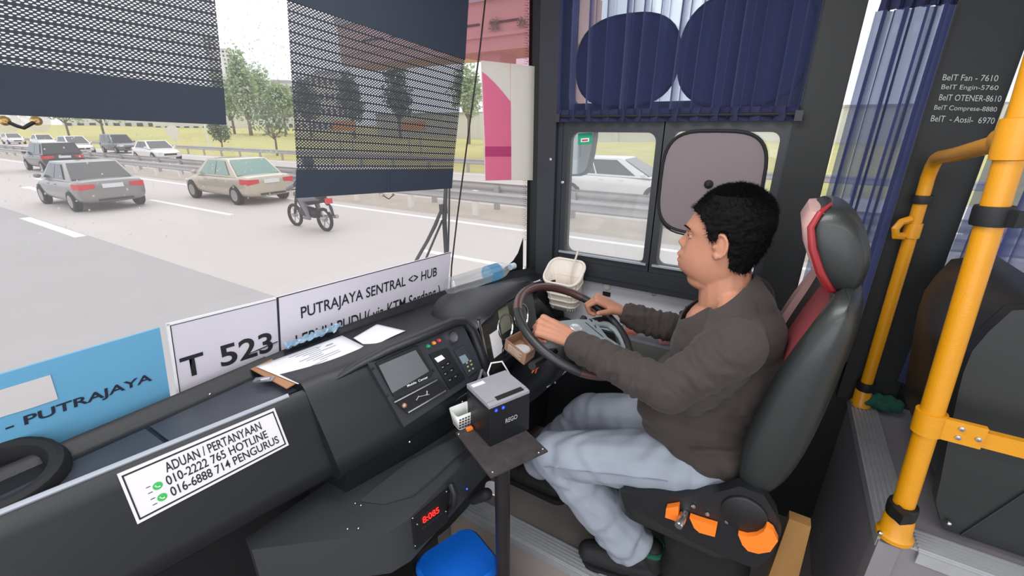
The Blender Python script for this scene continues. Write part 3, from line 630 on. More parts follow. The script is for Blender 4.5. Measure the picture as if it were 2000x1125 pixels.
# ---- perforated roller blinds
def blind_mat():
    m = bpy.data.materials.new('perforated_blind'); m.use_nodes = True; t = m.node_tree; b = t.nodes['Principled BSDF']
    b.inputs['Base Color'].default_value = (*lin((44, 46, 56)), 1); b.inputs['Roughness'].default_value = .6
    uv = t.nodes.new('ShaderNodeUVMap'); sx = t.nodes.new('ShaderNodeSeparateXYZ'); t.links.new(uv.outputs[0], sx.inputs[0])
    def M(op, a, c=None, d=None):
        n = t.nodes.new('ShaderNodeMath'); n.operation = op
        for i, x in enumerate((a, c, d)):
            if x is None: continue
            if isinstance(x, (int, float)): n.inputs[i].default_value = x
            else: t.links.new(x, n.inputs[i])
        return n.outputs[0]
    PX, PY, RX, RY = .0100, .0039, .0027, .0013
    row = M('FLOOR', M('DIVIDE', sx.outputs[1], PY)); odd = M('MULTIPLY', M('MODULO', row, 2), .5)
    fu = M('SUBTRACT', M('FRACT', M('ADD', M('DIVIDE', sx.outputs[0], PX), odd)), .5); fv = M('SUBTRACT', M('FRACT', M('DIVIDE', sx.outputs[1], PY)), .5)
    d = M('ADD', M('POWER', M('ABSOLUTE', M('MULTIPLY', fu, PX/RX)), 2), M('POWER', M('ABSOLUTE', M('MULTIPLY', fv, PY/RY)), 2))
    hole = M('MULTIPLY', M('LESS_THAN', d, 1.0), M('GREATER_THAN', M('MODULO', row, 6), .5))
    tr = t.nodes.new('ShaderNodeBsdfTransparent'); mx = t.nodes.new('ShaderNodeMixShader')
    t.links.new(hole, mx.inputs[0]); t.links.new(b.outputs[0], mx.inputs[1]); t.links.new(tr.outputs[0], mx.inputs[2]); t.links.new(mx.outputs[0], t.nodes['Material Output'].inputs['Surface'])
    return m
M_blind = blind_mat(); M_hem = mat('blind_cloth', (44, 52, 66), .7, var=.06, vscale=12, bump=.2, bscale=900, transl=.12)
def sheet(name, Q, m, parent, thick=.0012):
    w = ((Q[1]-Q[0]).length+(Q[3]-Q[2]).length)/2; h = ((Q[2]-Q[0]).length+(Q[3]-Q[1]).length)/2
    mb = MB(); mb.grid(lambda a, b: quad(*Q, a, b), 14, 10, uv=lambda a, b: (a*w+2, (1-b)*h+2)); return mb.build(name, m, parent, fix=False)
def thick(name, Q, m, parent, n, t=.004):
    mb = MB(); mb.hexa(slab(Q, 0, 0, 1, 1, t, n, -t/2)); return mb.build(name, m, parent)
nL = V((-.12, -1, 0)).normalized(); pL = V((.6, 1.195, 2.5)); nR = V((-.2, -1, 0)).normalized(); pR = V((.75, 1.19, 2.5))
bl = lambda u, v: pP(u, v, pL, nL); br = lambda u, v: pP(u, v, pR, nR)
A = thing('roller_blind', 'dark perforated blind with a deep navy hem at the left of the windscreen', 'blind', bl(220, 235))
sheet('perforated_panel', [bl(-420, -380), bl(406, -140), bl(-420, 85), bl(437, 174)], M_blind, A)
thick('hem', [bl(-420, 80), bl(437, 172), bl(-420, 205), bl(442, 244)], M_hem, A, nL)
B = thing('roller_blind', 'dark perforated blind with a solid upper band in the middle of the windscreen', 'blind', br(730, 376))
sheet('perforated_panel', [br(560, -4), br(908, 112), br(580, 335), br(885, 332)], M_blind, B)
thick('hem', [br(579, 332), br(885, 329), br(577, 387), br(882, 368)], M_hem, B, nR)
thick('upper_band', [br(551, -170), br(922, -120), br(560, 0), br(908, 117)], M_hem, B, nR)
M_brass = mat('brass', (190, 158, 104), .3, .8); M_clear = glassy('clear_rubber', (.92, .9, .86), .1, .25, (1, .97, .9))
for root, pf, n, pts in ((A, bl, nL, ((8, 236), (70, 236), (45, 250), (8, 218, 70))), (B, br, nR, ((747, 382), (766, 380), (757, 388), (0, 0, 0)))):
    big = root is A; k = 1 if big else .45
    for q in pts[:2]:
        mb = MB(); mb.lathe([(0, 0), (.021*k, 0), (.017*k, .003), (.006*k, .006), (0, .006)], pf(*q)-n*.004, n, 20); mb.build('suction_cup', M_clear, root)
        mb = MB(); mb.lathe([(0, 0), (.0085*k, 0), (.0085*k, .004), (.004*k, .008), (0, .008)], pf(*q)+n*.004, n, 14); mb.build('knob', M_brass, root)
    a, b_, c = [pf(*q)+n*.009 for q in pts[:3]]
    mb = MB(); mb.tube([a, a*.35+c*.65+V((0, 0, -.001)), c, b_*.35+c*.65, b_], .0032*k, 8); mb.build('pull_hook', M_pit, root)
p = br(757, 372)+nR*.004
mb = MB(); mb.tube([br(757, 330)+nR*.004, br(757, 376)+nR*.004], .0035, 8, flat=.5); mb.build('seam', M_hem, B)
# ================================================================== DASHBOARD
D = thing('dashboard', 'black moulded dashboard running under the whole windscreen', 'dashboard', (.6, 1.0, .93))
lipY = lambda x: 1.096-.22*x if x < .6 else .964-.14*(x-.6)
mb = MB(); rings = []
for i in range(15):
    x = -.75+i*(1.33/14); w = ws(x); l = lipY(x)
    rings.append([V((x, *p)) for p in ((w-.004, 1.50), (w-.004, 1.79), (w-.042, 1.80), (w-.044, 1.858), (w-.054, 1.865), (w-.066, 1.858), (w-.074, 1.838), (w-.090, 1.832), (l+.03, 1.832), (l+.012, 1.838), (l+.006, 1.846), (l-.006, 1.840), (l-.016, 1.80), (l-.034, 1.70), (l-.052, 1.63), (l-.058, 1.595), (l-.046, 1.575), (l-.02, 1.56), (l+.03, 1.53))])
mb.loft(rings); mb.build('left_panel', M_dash, D, 50)
mb = MB(); mb.tube([V((x, lipY(x)+.002, 1.848)) for x in [-.75+i*.09 for i in range(15)]], .0062, 8); mb.build('silver_edge', M_silver, D)
# recessed lids of the tray
for x0, x1 in ((-.5, -.02), (.0, .265), (.275, .55)):
    mb = MB(); pts = [V((x, y, 1.8325)) for x, y in ((x0, lipY(x0)+.035), (x1, lipY(x1)+.035), (x1, ws(x1)-.10), (x0, ws(x0)-.10))]; mb.prism(pts, (0, 0, .004)); mb.bevel(.003, 2); mb.build('tray_lid', mat('tray_grey', (62, 66, 74), .38, var=.1, bump=.2, bscale=600), D)
mb = MB()
for u, v in ((341, 797), (410, 770)): mb.ball(pZ(u, v, 1.838), .004, 8, 6)
mb.build('screw', M_chrome, D)
# ridge continuing behind the binnacle to the right corner
mb = MB(); rings = []
for i in range(13):
    x = .55+i*(1.22/12); w = ws(x)
    rings.append([V((x, *p)) for p in ((w-.004, 1.50), (w-.004, 1.79), (w-.042, 1.80), (w-.044, 1.855), (w-.054, 1.862), (w-.066, 1.855), (w-.076, 1.838), (w-.20, 1.830), (w-.21, 1.5))])
mb.loft(rings); mb.build('back_ridge', M_dash, D, 50)
# centre binnacle
FA, FB, FC, FD = V((.548, .981, 1.86)), V((1.062, .841, 1.85)), V((1.084, .755, 1.62)), V((.554, .879, 1.60))
fn = (FB-FA).cross(FD-FA).normalized()
if fn.y > 0: fn = -fn
def pF(u, v, off=0): return pP(u, v, FA+fn*off, fn)
o4 = [pF(*q) for q in ((590, 752), (922, 634), (962, 752), (668, 931))]
mid = [quad(o4[0], o4[1], o4[3], o4[2], .22, 0)+V((0, -.012, .006)), quad(o4[0], o4[1], o4[3], o4[2], .22, 1)+V((0, -.004, -.004))]
bk = lambda p, z: V((p.x+.0, max(p.y+.10, ws(p.x)-.22), z))
mb = MB(); rings = []
for k in range(13):
    t = k/12; a = quad(o4[0], o4[1], o4[3], o4[2], t, 0); b = quad(o4[0], o4[1], o4[3], o4[2], t, 1)
    bul = .014*math.sin(math.pi*min(1, t*1.0)); a = a+fn*bul; b = b+fn*bul
    r = [a+V((0, .22*0+max(.02, ws(a.x)-.075-a.y), -.012)), a+V((0, .10, 0)), a+V((0, .035, .010)), a+V((0, .010, .006)), a.lerp(b, .04)+fn*.006]
    r += [a.lerp(b, s_)+fn*(.008*math.sin(math.pi*s_)) for s_ in (.2, .4, .6, .8)] + [a.lerp(b, .96)+fn*.002, b+V((0, .02, -.02)), b+V((0, .16, -.03)), b+V((0, .25, .0))]
    rings.append(r)
mb.loft(rings); mb.build('centre_binnacle', M_dash, D, 55)
M_panel = mat('binnacle_panel', (44, 47, 53), .5, bump=.25, bscale=900, var=.08, vscale=8)
NP = .032
mb = MB(); mb.prism([pF(*q, NP) for q in ((716, 706), (904, 633), (948, 728), (789, 834))], -fn*.02); mb.bevel(.006, 2); mb.build('device_panel', M_panel, D)
def rim(name, px, r, off=(0, .012, .028, NP, NP, NP, NP, NP, NP, .02, .008, .004, .002, 0), flat=.7):
    mb = MB(); mb.tube([pF(*q, o) for q, o in zip(px, off)], r, 12, flat=flat); return mb.build(name, M_dash, D, 60)
rim('binnacle_rim', ((640, 748), (700, 712), (760, 682), (830, 654), (885, 630), (905, 627), (922, 644), (936, 680), (951, 722), (956, 744), (930, 757), (880, 788), (800, 842), (760, 868)), [.008, .016, .020, .022, .022, .022, .024, .025, .024, .018, .012, .010, .010, .008])
# monitor
def dev(name, px, t, m, off=NP, par=D, bev=.002):
    mb = MB(); mb.prism([pF(*q, off) for q in px], fn*t); mb.bevel(bev, 2); return mb.build(name, m, par)
mo = dev('monitor', ((732, 709), (813, 675), (844, 730), (768, 775)), .008, M_black)
dev('screen', ((739.5, 714), (811.5, 683.5), (838, 725), (766, 768)), .001, mat('screen_reflection', (96, 98, 102), .25, var=.05), NP+.0085, mo, 0)  # the screen's grey is its reflection put into the base colour
Q = [pF(*q, NP+.0095) for q in ((794, 752), (834, 734), (796, 756), (836, 738))]
text('maker_lettering', 'Mobile  Center', Q, 0, 0, 1, 1, fn, M_white, mo, .01)
# radio
ra = dev('radio', ((769, 785), (855, 741), (872, 760), (795, 808)), .010, M_pit)
for a, b in (((770, 786), (854, 742)), ((797, 806), (871, 763))):
    mb = MB(); mb.tube([pF(*a, NP+.012), pF(*b, NP+.012)], .0028, 8); mb.build('silver_bar', M_chrome, ra)
mb = MB(); mb.ball(pF(790, 792, NP+.012), .008, 10, 6); mb.build('tuning_knob', mat('worn_bronze', (178, 140, 118), .4, .5), ra)
for a, b in (((813, 782), (818, 773)), ((816, 775), (838, 770)), ((834, 772), (834, 763))):
    mb = MB(); mb.tube([pF(*a, NP+.013), pF(*b, NP+.013)], .0022, 8); mb.build('card_slot_marking', M_chrome, ra)
for k in range(7):
    mb = MB(); mb.box(pF(846+k % 3*6+k//3*3, 750+k//3*6-(k % 3)*3, NP+.011), (.008, .003, .006)); mb.build('preset_button', M_dark, ra)
for u, v, c, nm in ((836, 676, (40, 150, 96), 'green'), (847, 670, (226, 140, 60), 'amber'), (857, 665, (206, 60, 74), 'red')):
    mb = MB(); mb.lathe([(0, 0), (.0068, 0), (.0065, .004), (.004, .009), (0, .0105)], pF(u, v, NP), fn, 16); o = mb.build('warning_lamp', mat('lamp_'+nm, c, .2, coat=.6), D); o['label'] = nm+' round warning lamp'
mb = MB(); mb.lathe([(0, .002), (.0135, .002), (.0145, .012), (.0175, .012), (.0185, 0), (0, 0)], pF(883, 659, NP), fn, 28); g = mb.build('clock_gauge', M_chrome, D)
mb = MB(); mb.lathe([(0, .004), (.0138, .004), (.0138, .006), (0, .006)], pF(883, 659, NP), fn, 24); mb.build('gauge_face', mat('gauge_grey', (86, 88, 96), .3), g)
s1 = dev('switch_panel', ((837, 692), (872, 680), (907, 738), (877, 760)), .006, M_black)
dev('label_plate', ((848, 700), (862, 693), (869, 700), (855, 708)), .0012, M_white, NP+.0065, s1, 0)
for u, v in ((866, 716), (876, 709), (871, 729), (883, 722), (880, 741), (891, 734)):
    mb = MB(); mb.box(pF(u, v, NP+.008), (.013, .006, .010)); mb.bevel(.002, 2); b = mb.build('rocker_switch', M_black, s1)
    mb = MB(); mb.box(pF(u-1, v+1, NP+.012), (.006, .003, .003)); mb.build('switch_symbol', M_silver, b)
s2 = dev('control_unit', ((885, 684), (905, 674), (932, 722), (913, 737)), .005, M_panel)
dev('display', ((896, 697), (908, 692), (916, 704), (904, 711)), .001, mat('lcd_blue_grey', (120, 136, 146), .3), NP+.0055, s2, 0)
for u, v in ((912, 709), (919, 705), (914, 716), (921, 712), (917, 724), (924, 720)):
    mb = MB(); mb.box(pF(u, v, NP+.007), (.006, .003, .004)); mb.build('key', mat('key_cream', (190, 184, 142), .5), s2)
for u, v in ((728, 720), (756, 773), (846, 723), (800, 863), (903, 785)):
    mb = MB(); mb.ball(pF(u, v, NP-.005 if v > 780 else NP+.002), .0038, 8, 6); mb.build('bolt', M_chrome if v > 780 else M_pit, D)
# instrument cowl
mb = MB(); rings = []
hb = [(1.06, .97), (1.12, 1.03), (1.22, 1.05), (1.32, .99), (1.42, .90), (1.48, .84), (1.52, .81)]; hf = [(1.06, .80), (1.12, .785), (1.2, .785), (1.3, .775), (1.42, .775), (1.48, .785), (1.52, .795)]; hz = [(1.06, 1.845), (1.10, 1.872), (1.2, 1.895), (1.32, 1.905), (1.44, 1.90), (1.49, 1.885), (1.52, 1.855)]
for i in range(19):
    x = 1.06+.46*i/18; b = crom(hb, x); f = crom(hf, x); z = crom(hz, x)
    rings.append([V((x, *p)) for p in ((b+.02, 1.70), (b+.012, z-.05), (b, z-.02), ((b*2+f)/3, z+.004), ((b+f*2)/3, z+.008), (f+.012, z), (f, z-.008), (f+.003, z-.016), (f+.03, z-.022), (f+.06, z-.06), (f+.06, 1.68))])
mb.loft(rings); mb.build('instrument_cowl', M_dash, D, 55)
kA, kB, kC, kD = V((1.10, .812, 1.876)), V((1.47, .812, 1.876)), V((1.10, .772, 1.672)), V((1.47, .772, 1.672)); kn = (kB-kA).cross(kC-kA).normalized(); kn = -kn if kn.y > 0 else kn
K = [kA, kB, kC, kD]
ic = struct_ = None
mb = MB(); mb.hexa(slab(K, 0, 0, 1, 1, .012, kn)); mb.bevel(.006, 2); ic = mb.build('instrument_cluster', mat('cluster_dark', (46, 48, 46), .18, coat=.5, var=.2, vscale=9), D)
for u, v, r in ((.38, .42, .052), (.70, .42, .052), (.54, .78, .026), (.30, .80, .022)):
    mb = MB(); c = quad(*K, u, v); mb.lathe([(r*.86, .0), (r*.9, .004), (r, .004), (r*1.03, 0)], c+kn*.0125, kn, 28); mb.build('dial_ring', M_chrome if r > .03 else M_dark, ic)
mb = MB(); mb.hexa(slab(K, .10, .36, .27, .80, .0015, kn, .0128)); mb.build('white_label', M_white, ic)
mb = MB(); mb.hexa(slab(K, .30, .05, .48, .5, .0015, kn, .0128)); mb.build('tape_strip', mat('dusty_tape', (128, 128, 112), .6, var=.2), ic)
mb = MB(); mb.tube([quad(*K, -.02, .02)+kn*.012, quad(*K, -.025, .5)+kn*.016, quad(*K, -.02, 1)+kn*.012], .006, 8); mb.build('chrome_strip', M_chrome, ic)
mb = MB(); mb.hexa(slab(K, -.05, .99, 1.03, 1.16, .03, kn, -.01)); mb.bevel(.008, 2); mb.build('cluster_sill', M_dash, D)
# side console between the cowl and the wall
mb = MB(); rings = []
for x, f, z in ((1.50, .80, 1.80), (1.56, .80, 1.80), (1.61, .78, 1.74), (1.66, .76, 1.66), (1.79, .74, 1.62)):
    rings.append([V((x, *p)) for p in ((1.0, 1.2), (1.0, z+.01), (.92, z+.012), (f+.02, z), (f, z-.015), (f-.004, z-.06), (f+.03, 1.60), (f+.10, 1.40), (f+.12, 1.0), (1.0, 1.0))])
mb.loft(rings); mb.build('side_console', M_dash, D, 50)
# knee panel and lower body
mb = MB(); rings = []
for x, o, z in ((.58, .905, 1.585), (.8, .845, 1.59), (1.0, .805, 1.61), (1.12, .80, 1.65), (1.3, .80, 1.65), (1.52, .82, 1.65)):
    rings.append([V((x, *p)) for p in ((1.12, .94), (1.12, z), (o+.04, z+.01), (o, z-.01), (o+.015, 1.5), (o+.06, 1.35), (o+.11, .94))])
mb.loft(rings); mb.build('knee_panel', M_black, D, 50)
# lower shelf that juts out beside the stand, with the clock panel in its side
L0 = [V((.345, 1.02, 1.5)), V((.335, .975, 1.5)), V((.545, .722, 1.5)), V((.60, .70, 1.5)), V((.98, .70, 1.5)), V((1.02, .90, 1.5)), V((.60, 1.0, 1.5))]
mb = MB(); mb.prism([V((p.x, p.y, 1.495)) for p in L0], (0, 0, -.15)); mb.bevel(.018, 3, 50); mb.build('lower_shelf', mat('shelf_vinyl', (52, 54, 57), .45, bump=.3, bscale=900, var=.1, vscale=5), D)
mb = MB(); a = [pZ(*q, 1.497) for q in ((706, 980), (800, 905), (905, 850), (916, 872), (850, 935), (806, 970), (750, 985))]; mb.prism(a, (0, 0, .010)); mb.bevel(.005, 2); mb.build('shelf_lid', mat('shelf_lid_vinyl', (58, 60, 63), .42, bump=.3, bscale=900), D)
mb = MB()
for q in ((694, 983), (705, 987), (679, 1033), (700, 1032), (682, 948)): mb.ball(pZ(*q, 1.499), .0032, 8, 6)
mb.build('screw', M_chrome, D)
yp = .697
clk = [pY(*q, yp) for q in ((804, 1015), (876, 952), (810, 1072), (872, 1018))]
mb = MB(); mb.prism([clk[0], clk[1], clk[3], clk[2]], (0, -.006, 0)); ck = mb.build('clock_panel', M_pit, D)
M_led = mat('red_digits', (255, 34, 30), .4, emit=3.0)
Q = [pY(*q, yp-.007) for q in ((824, 1011), (856, 989), (826, 1023), (858, 1000))]
text('digits', '8:085', Q, 0, 0, 1, 1, V((0, -1, 0)), M_led, ck, .012)
for q in ((806, 1012), (815, 1024), (811, 1066), (872, 960), (871, 999)):
    mb = MB(); mb.ball(pY(*q, yp-.007), .0026, 8, 5); mb.build('screw', M_chrome, ck)
for k in range(8):
    mb = MB(); mb.box(pY(826+k*5, 1032-k*4, yp-.007), (.006, .002, .004)); mb.build('push_button', M_dark, ck)
mb = MB(); mb.tube([pY(880, 945, yp-.01), pY(888, 965, yp-.03), pY(887, 985, yp-.03), pY(878, 1000, yp-.01)], .010, 10); mb.build('grab_handle', M_black, D)
mb = MB(); mb.ball(pY(912, 955, yp-.004), .003, 8, 5); mb.build('blue_indicator', mat('blue_led', (40, 70, 255), .3, emit=4), D)
mb = MB(); mb.cap(pY(925, 976, yp-.01), pY(950, 965, yp-.06), .016, .02); mb.build('lever_knob', M_rubber, D)
# black hooded socket at the far left of the tray
pd = thing('hooded_vent', 'black rubber hood on the tray at the far left of the dashboard', 'vent', V((.09, 1.17, 1.834)))
mb = MB(); c = V((.045, 1.19, 1.836)); mb.lathe([(.072, 0), (.095, .0), (.098, .02), (.09, .042), (.08, .046), (.068, .042), (.062, .02), (.06, .004)], c, (0, -.25, 1), 28); mb.build('hood', M_rubber, pd)
mb = MB(); mb.lathe([(0, .0), (.066, 0), (.064, .006), (0, .006)], c, (0, -.25, 1), 24); mb.build('socket', M_pit, pd)
mb = MB(); mb.cap(V((-.10, 1.20, 1.856)), V((-.28, 1.21, 1.86)), .05, .05); mb.build('duct', M_rubber, pd)
# hotline plate on the dashboard face
P4 = [V((0, 0, 0))]*4
mid_y = lambda u, v: None
def pD(u, v):            # point on the sloping face of the left panel
    y = .95
    for _ in range(40):
        p = pY(u, v, y); x = p.x; z = p.z; l = lipY(x)
        yy = l + crom([(1.595, -.058), (1.63, -.052), (1.70, -.034), (1.80, -.016), (1.84, -.006)], max(1.6, min(1.84, z))); y = .5*y+.5*yy
    return pY(u, v, y)
hp = [pD(*q) for q in ((228, 925), (535, 796), (268, 1022), (563, 868))]
hn = (hp[1]-hp[0]).cross(hp[2]-hp[0]).normalized(); hn = -hn if hn.y > 0 else hn
pl = thing('hotline_plate', 'white plate with hotline phone numbers on the face of the dashboard', 'sign', hp[2])
M_plate = mat('plate_white', (222, 219, 220), .5, var=.03, vscale=20)
mb = MB(); mb.hexa(slab(hp, 0, 0, 1, 1, .003, hn, .002)); mb.build('plate', M_plate, pl)
def border(Q, m, par, n, off, e0, e1, au=1.0):
    mb = MB()
    for a in ((e0*au, e0, 1-e0*au, e1), (e0*au, 1-e1, 1-e0*au, 1-e0), (e0*au, e0, e1*au, 1-e0), (1-e1*au, e0, 1-e0*au, 1-e0)): mb.hexa(slab(Q, *a, .0006, n, off))
    return mb.build('printed_border', m, par, 0)
border(hp, M_ink, pl, hn, .0052, .055, .085, .30)
for b, u0, v0, u1, v1 in (('ADUAN / PERTANYAAN', .235, .15, .865, .35), ('010-2222 765 HOTLINE', .215, .40, .885, .59), ('016-6888 714 PENGURUS', .215, .64, .945, .83)):
    text('printed_line', b, hp, u0, v0, u1, v1, hn, M_ink, pl, .012, .0058)
M_wa = mat('badge_green', (54, 176, 82), .5)
for v in (.505, .745):
    mb = MB(); c = quad(*hp, .165, v); mb.lathe([(0, 0), (.0085, 0), (.0085, .0007), (0, .0007)], c+hn*.0052, hn, 22); b = mb.build('phone_badge', M_wa, pl, 0)
    ux = (hp[1]-hp[0]).normalized(); uy = (hp[0]-hp[2]).normalized()
    mb = MB(); mb.tube([c+hn*.0062-ux*.0035+uy*.003, c+hn*.0062-ux*.002-uy*.001, c+hn*.0062+ux*.001-uy*.003, c+hn*.0062+ux*.004-uy*.0025], [.0016, .001, .001, .0016], 6); mb.build('handset_mark', M_white, b)
    for dv in (-.055, .06): mb = MB(); mb.hexa(slab(hp, .105, v+dv-.006, .13, v+dv+.006, .0005, hn, .0052)); mb.build('phone_outline', M_ink, pl, 0)
# ---- boards standing on the ridge against the windscreen
def board(name, label, pxs, zb, off, m):
    a, b = pW(*pxs[0], off), pW(*pxs[1], off); ln = V((-.016, .023, -.2))/.2; Q = [a, b, a+ln*(a.z-zb), b+ln*(b.z-zb)]      # leaning back on the glass
    r = thing(name, label, 'sign', Q[2]); n = (Q[1]-Q[0]).cross(Q[2]-Q[0]).normalized(); n = -n if n.y > 0 else n
    mb = MB(); mb.hexa(slab(Q, 0, 0, 1, 1, .005, n, -.005)); mb.build('panel', m, r, 0)
    return r, Q, n
def tx(body, px, Q, n, m, par, bold=.015, off=.0012):
    a, b, c = [pP(*q, Q[0]+n*off, n) for q in px]; T4 = [a, b, c, b+c-a]
    return text('lettering', body, T4, 0, 0, 1, 1, n, m, par, bold, 0)
M_signw = mat('board_white', (208, 203, 214), .6, var=.03, vscale=6); M_signb = mat('board_blue', (98, 160, 196), .6, var=.05, vscale=8)
OFF = .040
r, Q, n = board('route_number_board', 'white board reading T 523 between the blue board and the destination board', ((325, 633), (539, 581)), 1.797, OFF, M_signw)
tx('T', ((350, 701), (396, 687), (357, 741)), Q, n, M_ink, r, .02); tx('523', ((426, 677), (530, 647), (433, 718)), Q, n, M_ink, r, .02)
mb = MB(); a, b = pP(484, 692, Q[0]+n*.002, n), pP(542, 667, Q[0]+n*.002, n); mb.tube([a, a.lerp(b, .5), b], [.002, .0035, .003], 6, flat=.3); mb.build('pen_stroke', M_ink, r)
mb = MB(); mb.hexa(slab(Q, .0, .0, 1, .022, .001, n, .0)); mb.hexa(slab(Q, .0, .0, .022, 1, .001, n, .0)); mb.build('white_margin', M_white, r, 0)
mb = MB(); mb.hexa(slab(Q, .022, .022, 1, .03, .001, n, .0)); mb.hexa(slab(Q, .022, .022, .030, 1, .001, n, .0)); mb.build('printed_border', M_ink, r, 0)
r, Q, n = board('destination_board', 'long white board reading PUTRAJAYA SENTRAL HUB at the foot of the windscreen', ((540, 581), (881, 492)), 1.797, OFF, M_signw)
tx('PUTRAJAYA SENTRAL <> HUB', ((587, 600), (854, 521), (589, 629)), Q, n, M_ink, r, .012)
tx('LEBUH PUDU( via KTM Serdang )', ((577, 655), (860, 556), (580, 690)), Q, n, M_ink, r, .008)
mb = MB(); mb.hexa(slab(Q, .0, .0, .008, 1, .001, n, .0)); mb.hexa(slab(Q, 0, 0, 1, .012, .001, n, 0)); mb.build('printed_border', M_ink, r, 0)
r, Q, n = board('blue_destination_board', 'blue board reading PUTRAJAYA at the left foot of the windscreen', ((-260, 808), (312, 640)), 1.797, OFF-.004, M_signb)
tx('- PUTRAJAYA', ((8, 826), (296, 728), (13, 849)), Q, n, mat('board_navy_ink', (28, 34, 52), .7), r, .02)
mb = MB(); mb.prism([pP(*q, Q[0]+n*.001, n) for q in ((-60, 780), (98, 732), (113, 779), (60, 797), (10, 812), (-60, 835))], n*.0008); mb.build('paper_patch', mat('torn_paper', (200, 196, 196), .8, var=.06, vscale=14), r, 0)
# ================================================================== THINGS ON THE DASHBOARD
cb = thing('clipboard', 'brown clipboard with a wire clip under white sheets on the dashboard tray', 'clipboard', pZ(520, 740, 1.852))
cz = lambda u, v, z: pZ(u, v, z)
mb = MB(); mb.prism([cz(*q, 1.853) for q in ((490, 722), (560, 760), (606, 734), (530, 703))], (0, 0, .003)); mb.bevel(.001, 1); mb.build('board', mat('hardboard', (170, 122, 88), .7, var=.1), cb)
c = cz(516, 741, 1.857); mb = MB(); mb.box(c, (.05, .02, .004), Matrix.Rotation(-.9, 3, 'Z')); mb.tube([c+V((-.018, .012, 0)), c+V((-.012, -.008, .008)), c+V((.006, -.016, .006)), c+V((.016, -.004, .0))], .002, 6); mb.build('clip', M_chrome, cb)
def paper(label, px, z, lines, bow=.004):
    P = [cz(*q, z) for q in px]; Q = [P[0], P[1], P[3], P[2]]
    r = thing('paper_sheet', label, 'paper', P[0])
    mb = MB(); mb.grid(lambda a, b: quad(*Q, a, b)+V((0, 0, bow*math.sin(math.pi*a)*math.sin(2.2*b))), 10, 10); o = mb.build('sheet', M_white, r); o.modifiers.new('s', 'SOLIDIFY').thickness = .0006
    for u, v, w in lines:
        mb = MB(); mb.hexa(slab(Q, u, v, u+w, v+.012, .0003, V((0, 0, 1)), bow*math.sin(math.pi*(u+w/2))*math.sin(2.2*v)+.0012)); mb.build('printed_line', mat('faint_print', (150, 150, 160), .8), r, 0)
paper('printed white sheet clipped on the clipboard, nearest to the camera', ((500, 716), (668, 655), (722, 682), (582, 750)), 1.8595, [(.3+.05*k % .2, .12+k*.075, .34-.06*(k % 3)) for k in range(9)] + [(.62, .15, .05), (.72, .2, .08), (.7, .23, .1)])
paper('blank white sheet lying to the right of the clipboard', ((690, 660), (736, 633), (792, 646), (722, 680)), 1.858, [], .003)
# crumpled clear wrapper
mb = MB(); P = [pZ(*q, 1.87) for q in ((556, 682), (606, 655), (662, 640), (652, 655), (615, 668), (570, 692))]
def crump(a, b):
    p = P[0].lerp(P[2], a); p = p+(P[5]-P[0])*(b-.5)*.7; return p+V((0, -.008, .012+.018*noise.noise(V((a*9, b*7, 3)))))
mb.grid(crump, 22, 8); o = mb.build('plastic_wrapper', mat('clear_wrapper', (172, 200, 220), .15, transl=.4, var=.3, vscale=50), None, 0); tag(o, 'crumpled clear plastic wrapper against the destination board', 'wrapper'); o.modifiers.new('s', 'SOLIDIFY').thickness = .0008
# water bottle lying behind the cowl
b0, b1 = V((1.225, 1.035, 1.910)), V((1.605, .965, 1.905)); bd = (b1-b0).normalized(); bo = thing('water_bottle', 'clear plastic water bottle with a blue label lying at the right end of the windscreen', 'bottle', b0-V((0, 0, .042)))
M_pet = glassy('clear_bottle', (.93, .95, .96), .12, .24, (1, 1, 1)); Lb = (b1-b0).length
prof = [(0, 0), (.030, 0), (.036, .01)]
for k in range(12): prof += [(.0365, .02+k*.0145), (.0345, .027+k*.0145)]
prof += [(.036, .20), (.036, .285), (.032, .31), (.016, .345), (.0125, .355), (.0125, .37), (0, .37)]
mb = MB(); mb.lathe(prof, b0, bd, 24); mb.build('bottle_body', M_pet, bo, 60)
mb = MB(); mb.lathe([(.0362, .215), (.0370, .215), (.0370, .275), (.0362, .275)], b0, bd, 24); mb.build('label_band', glassy('label_blue', (.62, .84, .95), .05, .35, (.25, .6, .9)), bo)
mb = MB(); mb.lathe([(0, .360), (.0145, .360), (.0145, .388), (.013, .39), (0, .39)], b0, bd, 20); mb.build('cap', mat('cap_pale', (196, 206, 220), .4), bo)
# pale latch at the end of the cowl
la = pX(1030, 556, 1.52); lb = pX(1057, 547, 1.52); lt = thing('catch_lever', 'pale metal catch lever at the right end of the instrument cowl', 'lever', la-V((0, 0, .01)))
mb = MB(); mb.tube([la, la.lerp(lb, .6), lb], [.006, .007, .010], 10, flat=.5); mb.build('arm', mat('latch_grey', (188, 192, 192), .4, .4), lt)
mb = MB(); mb.lathe([(0, -.001), (.004, -.001), (.004, .008), (0, .008)], lb, (-.3, -.3, 1), 12); mb.build('hole', M_pit, lt)
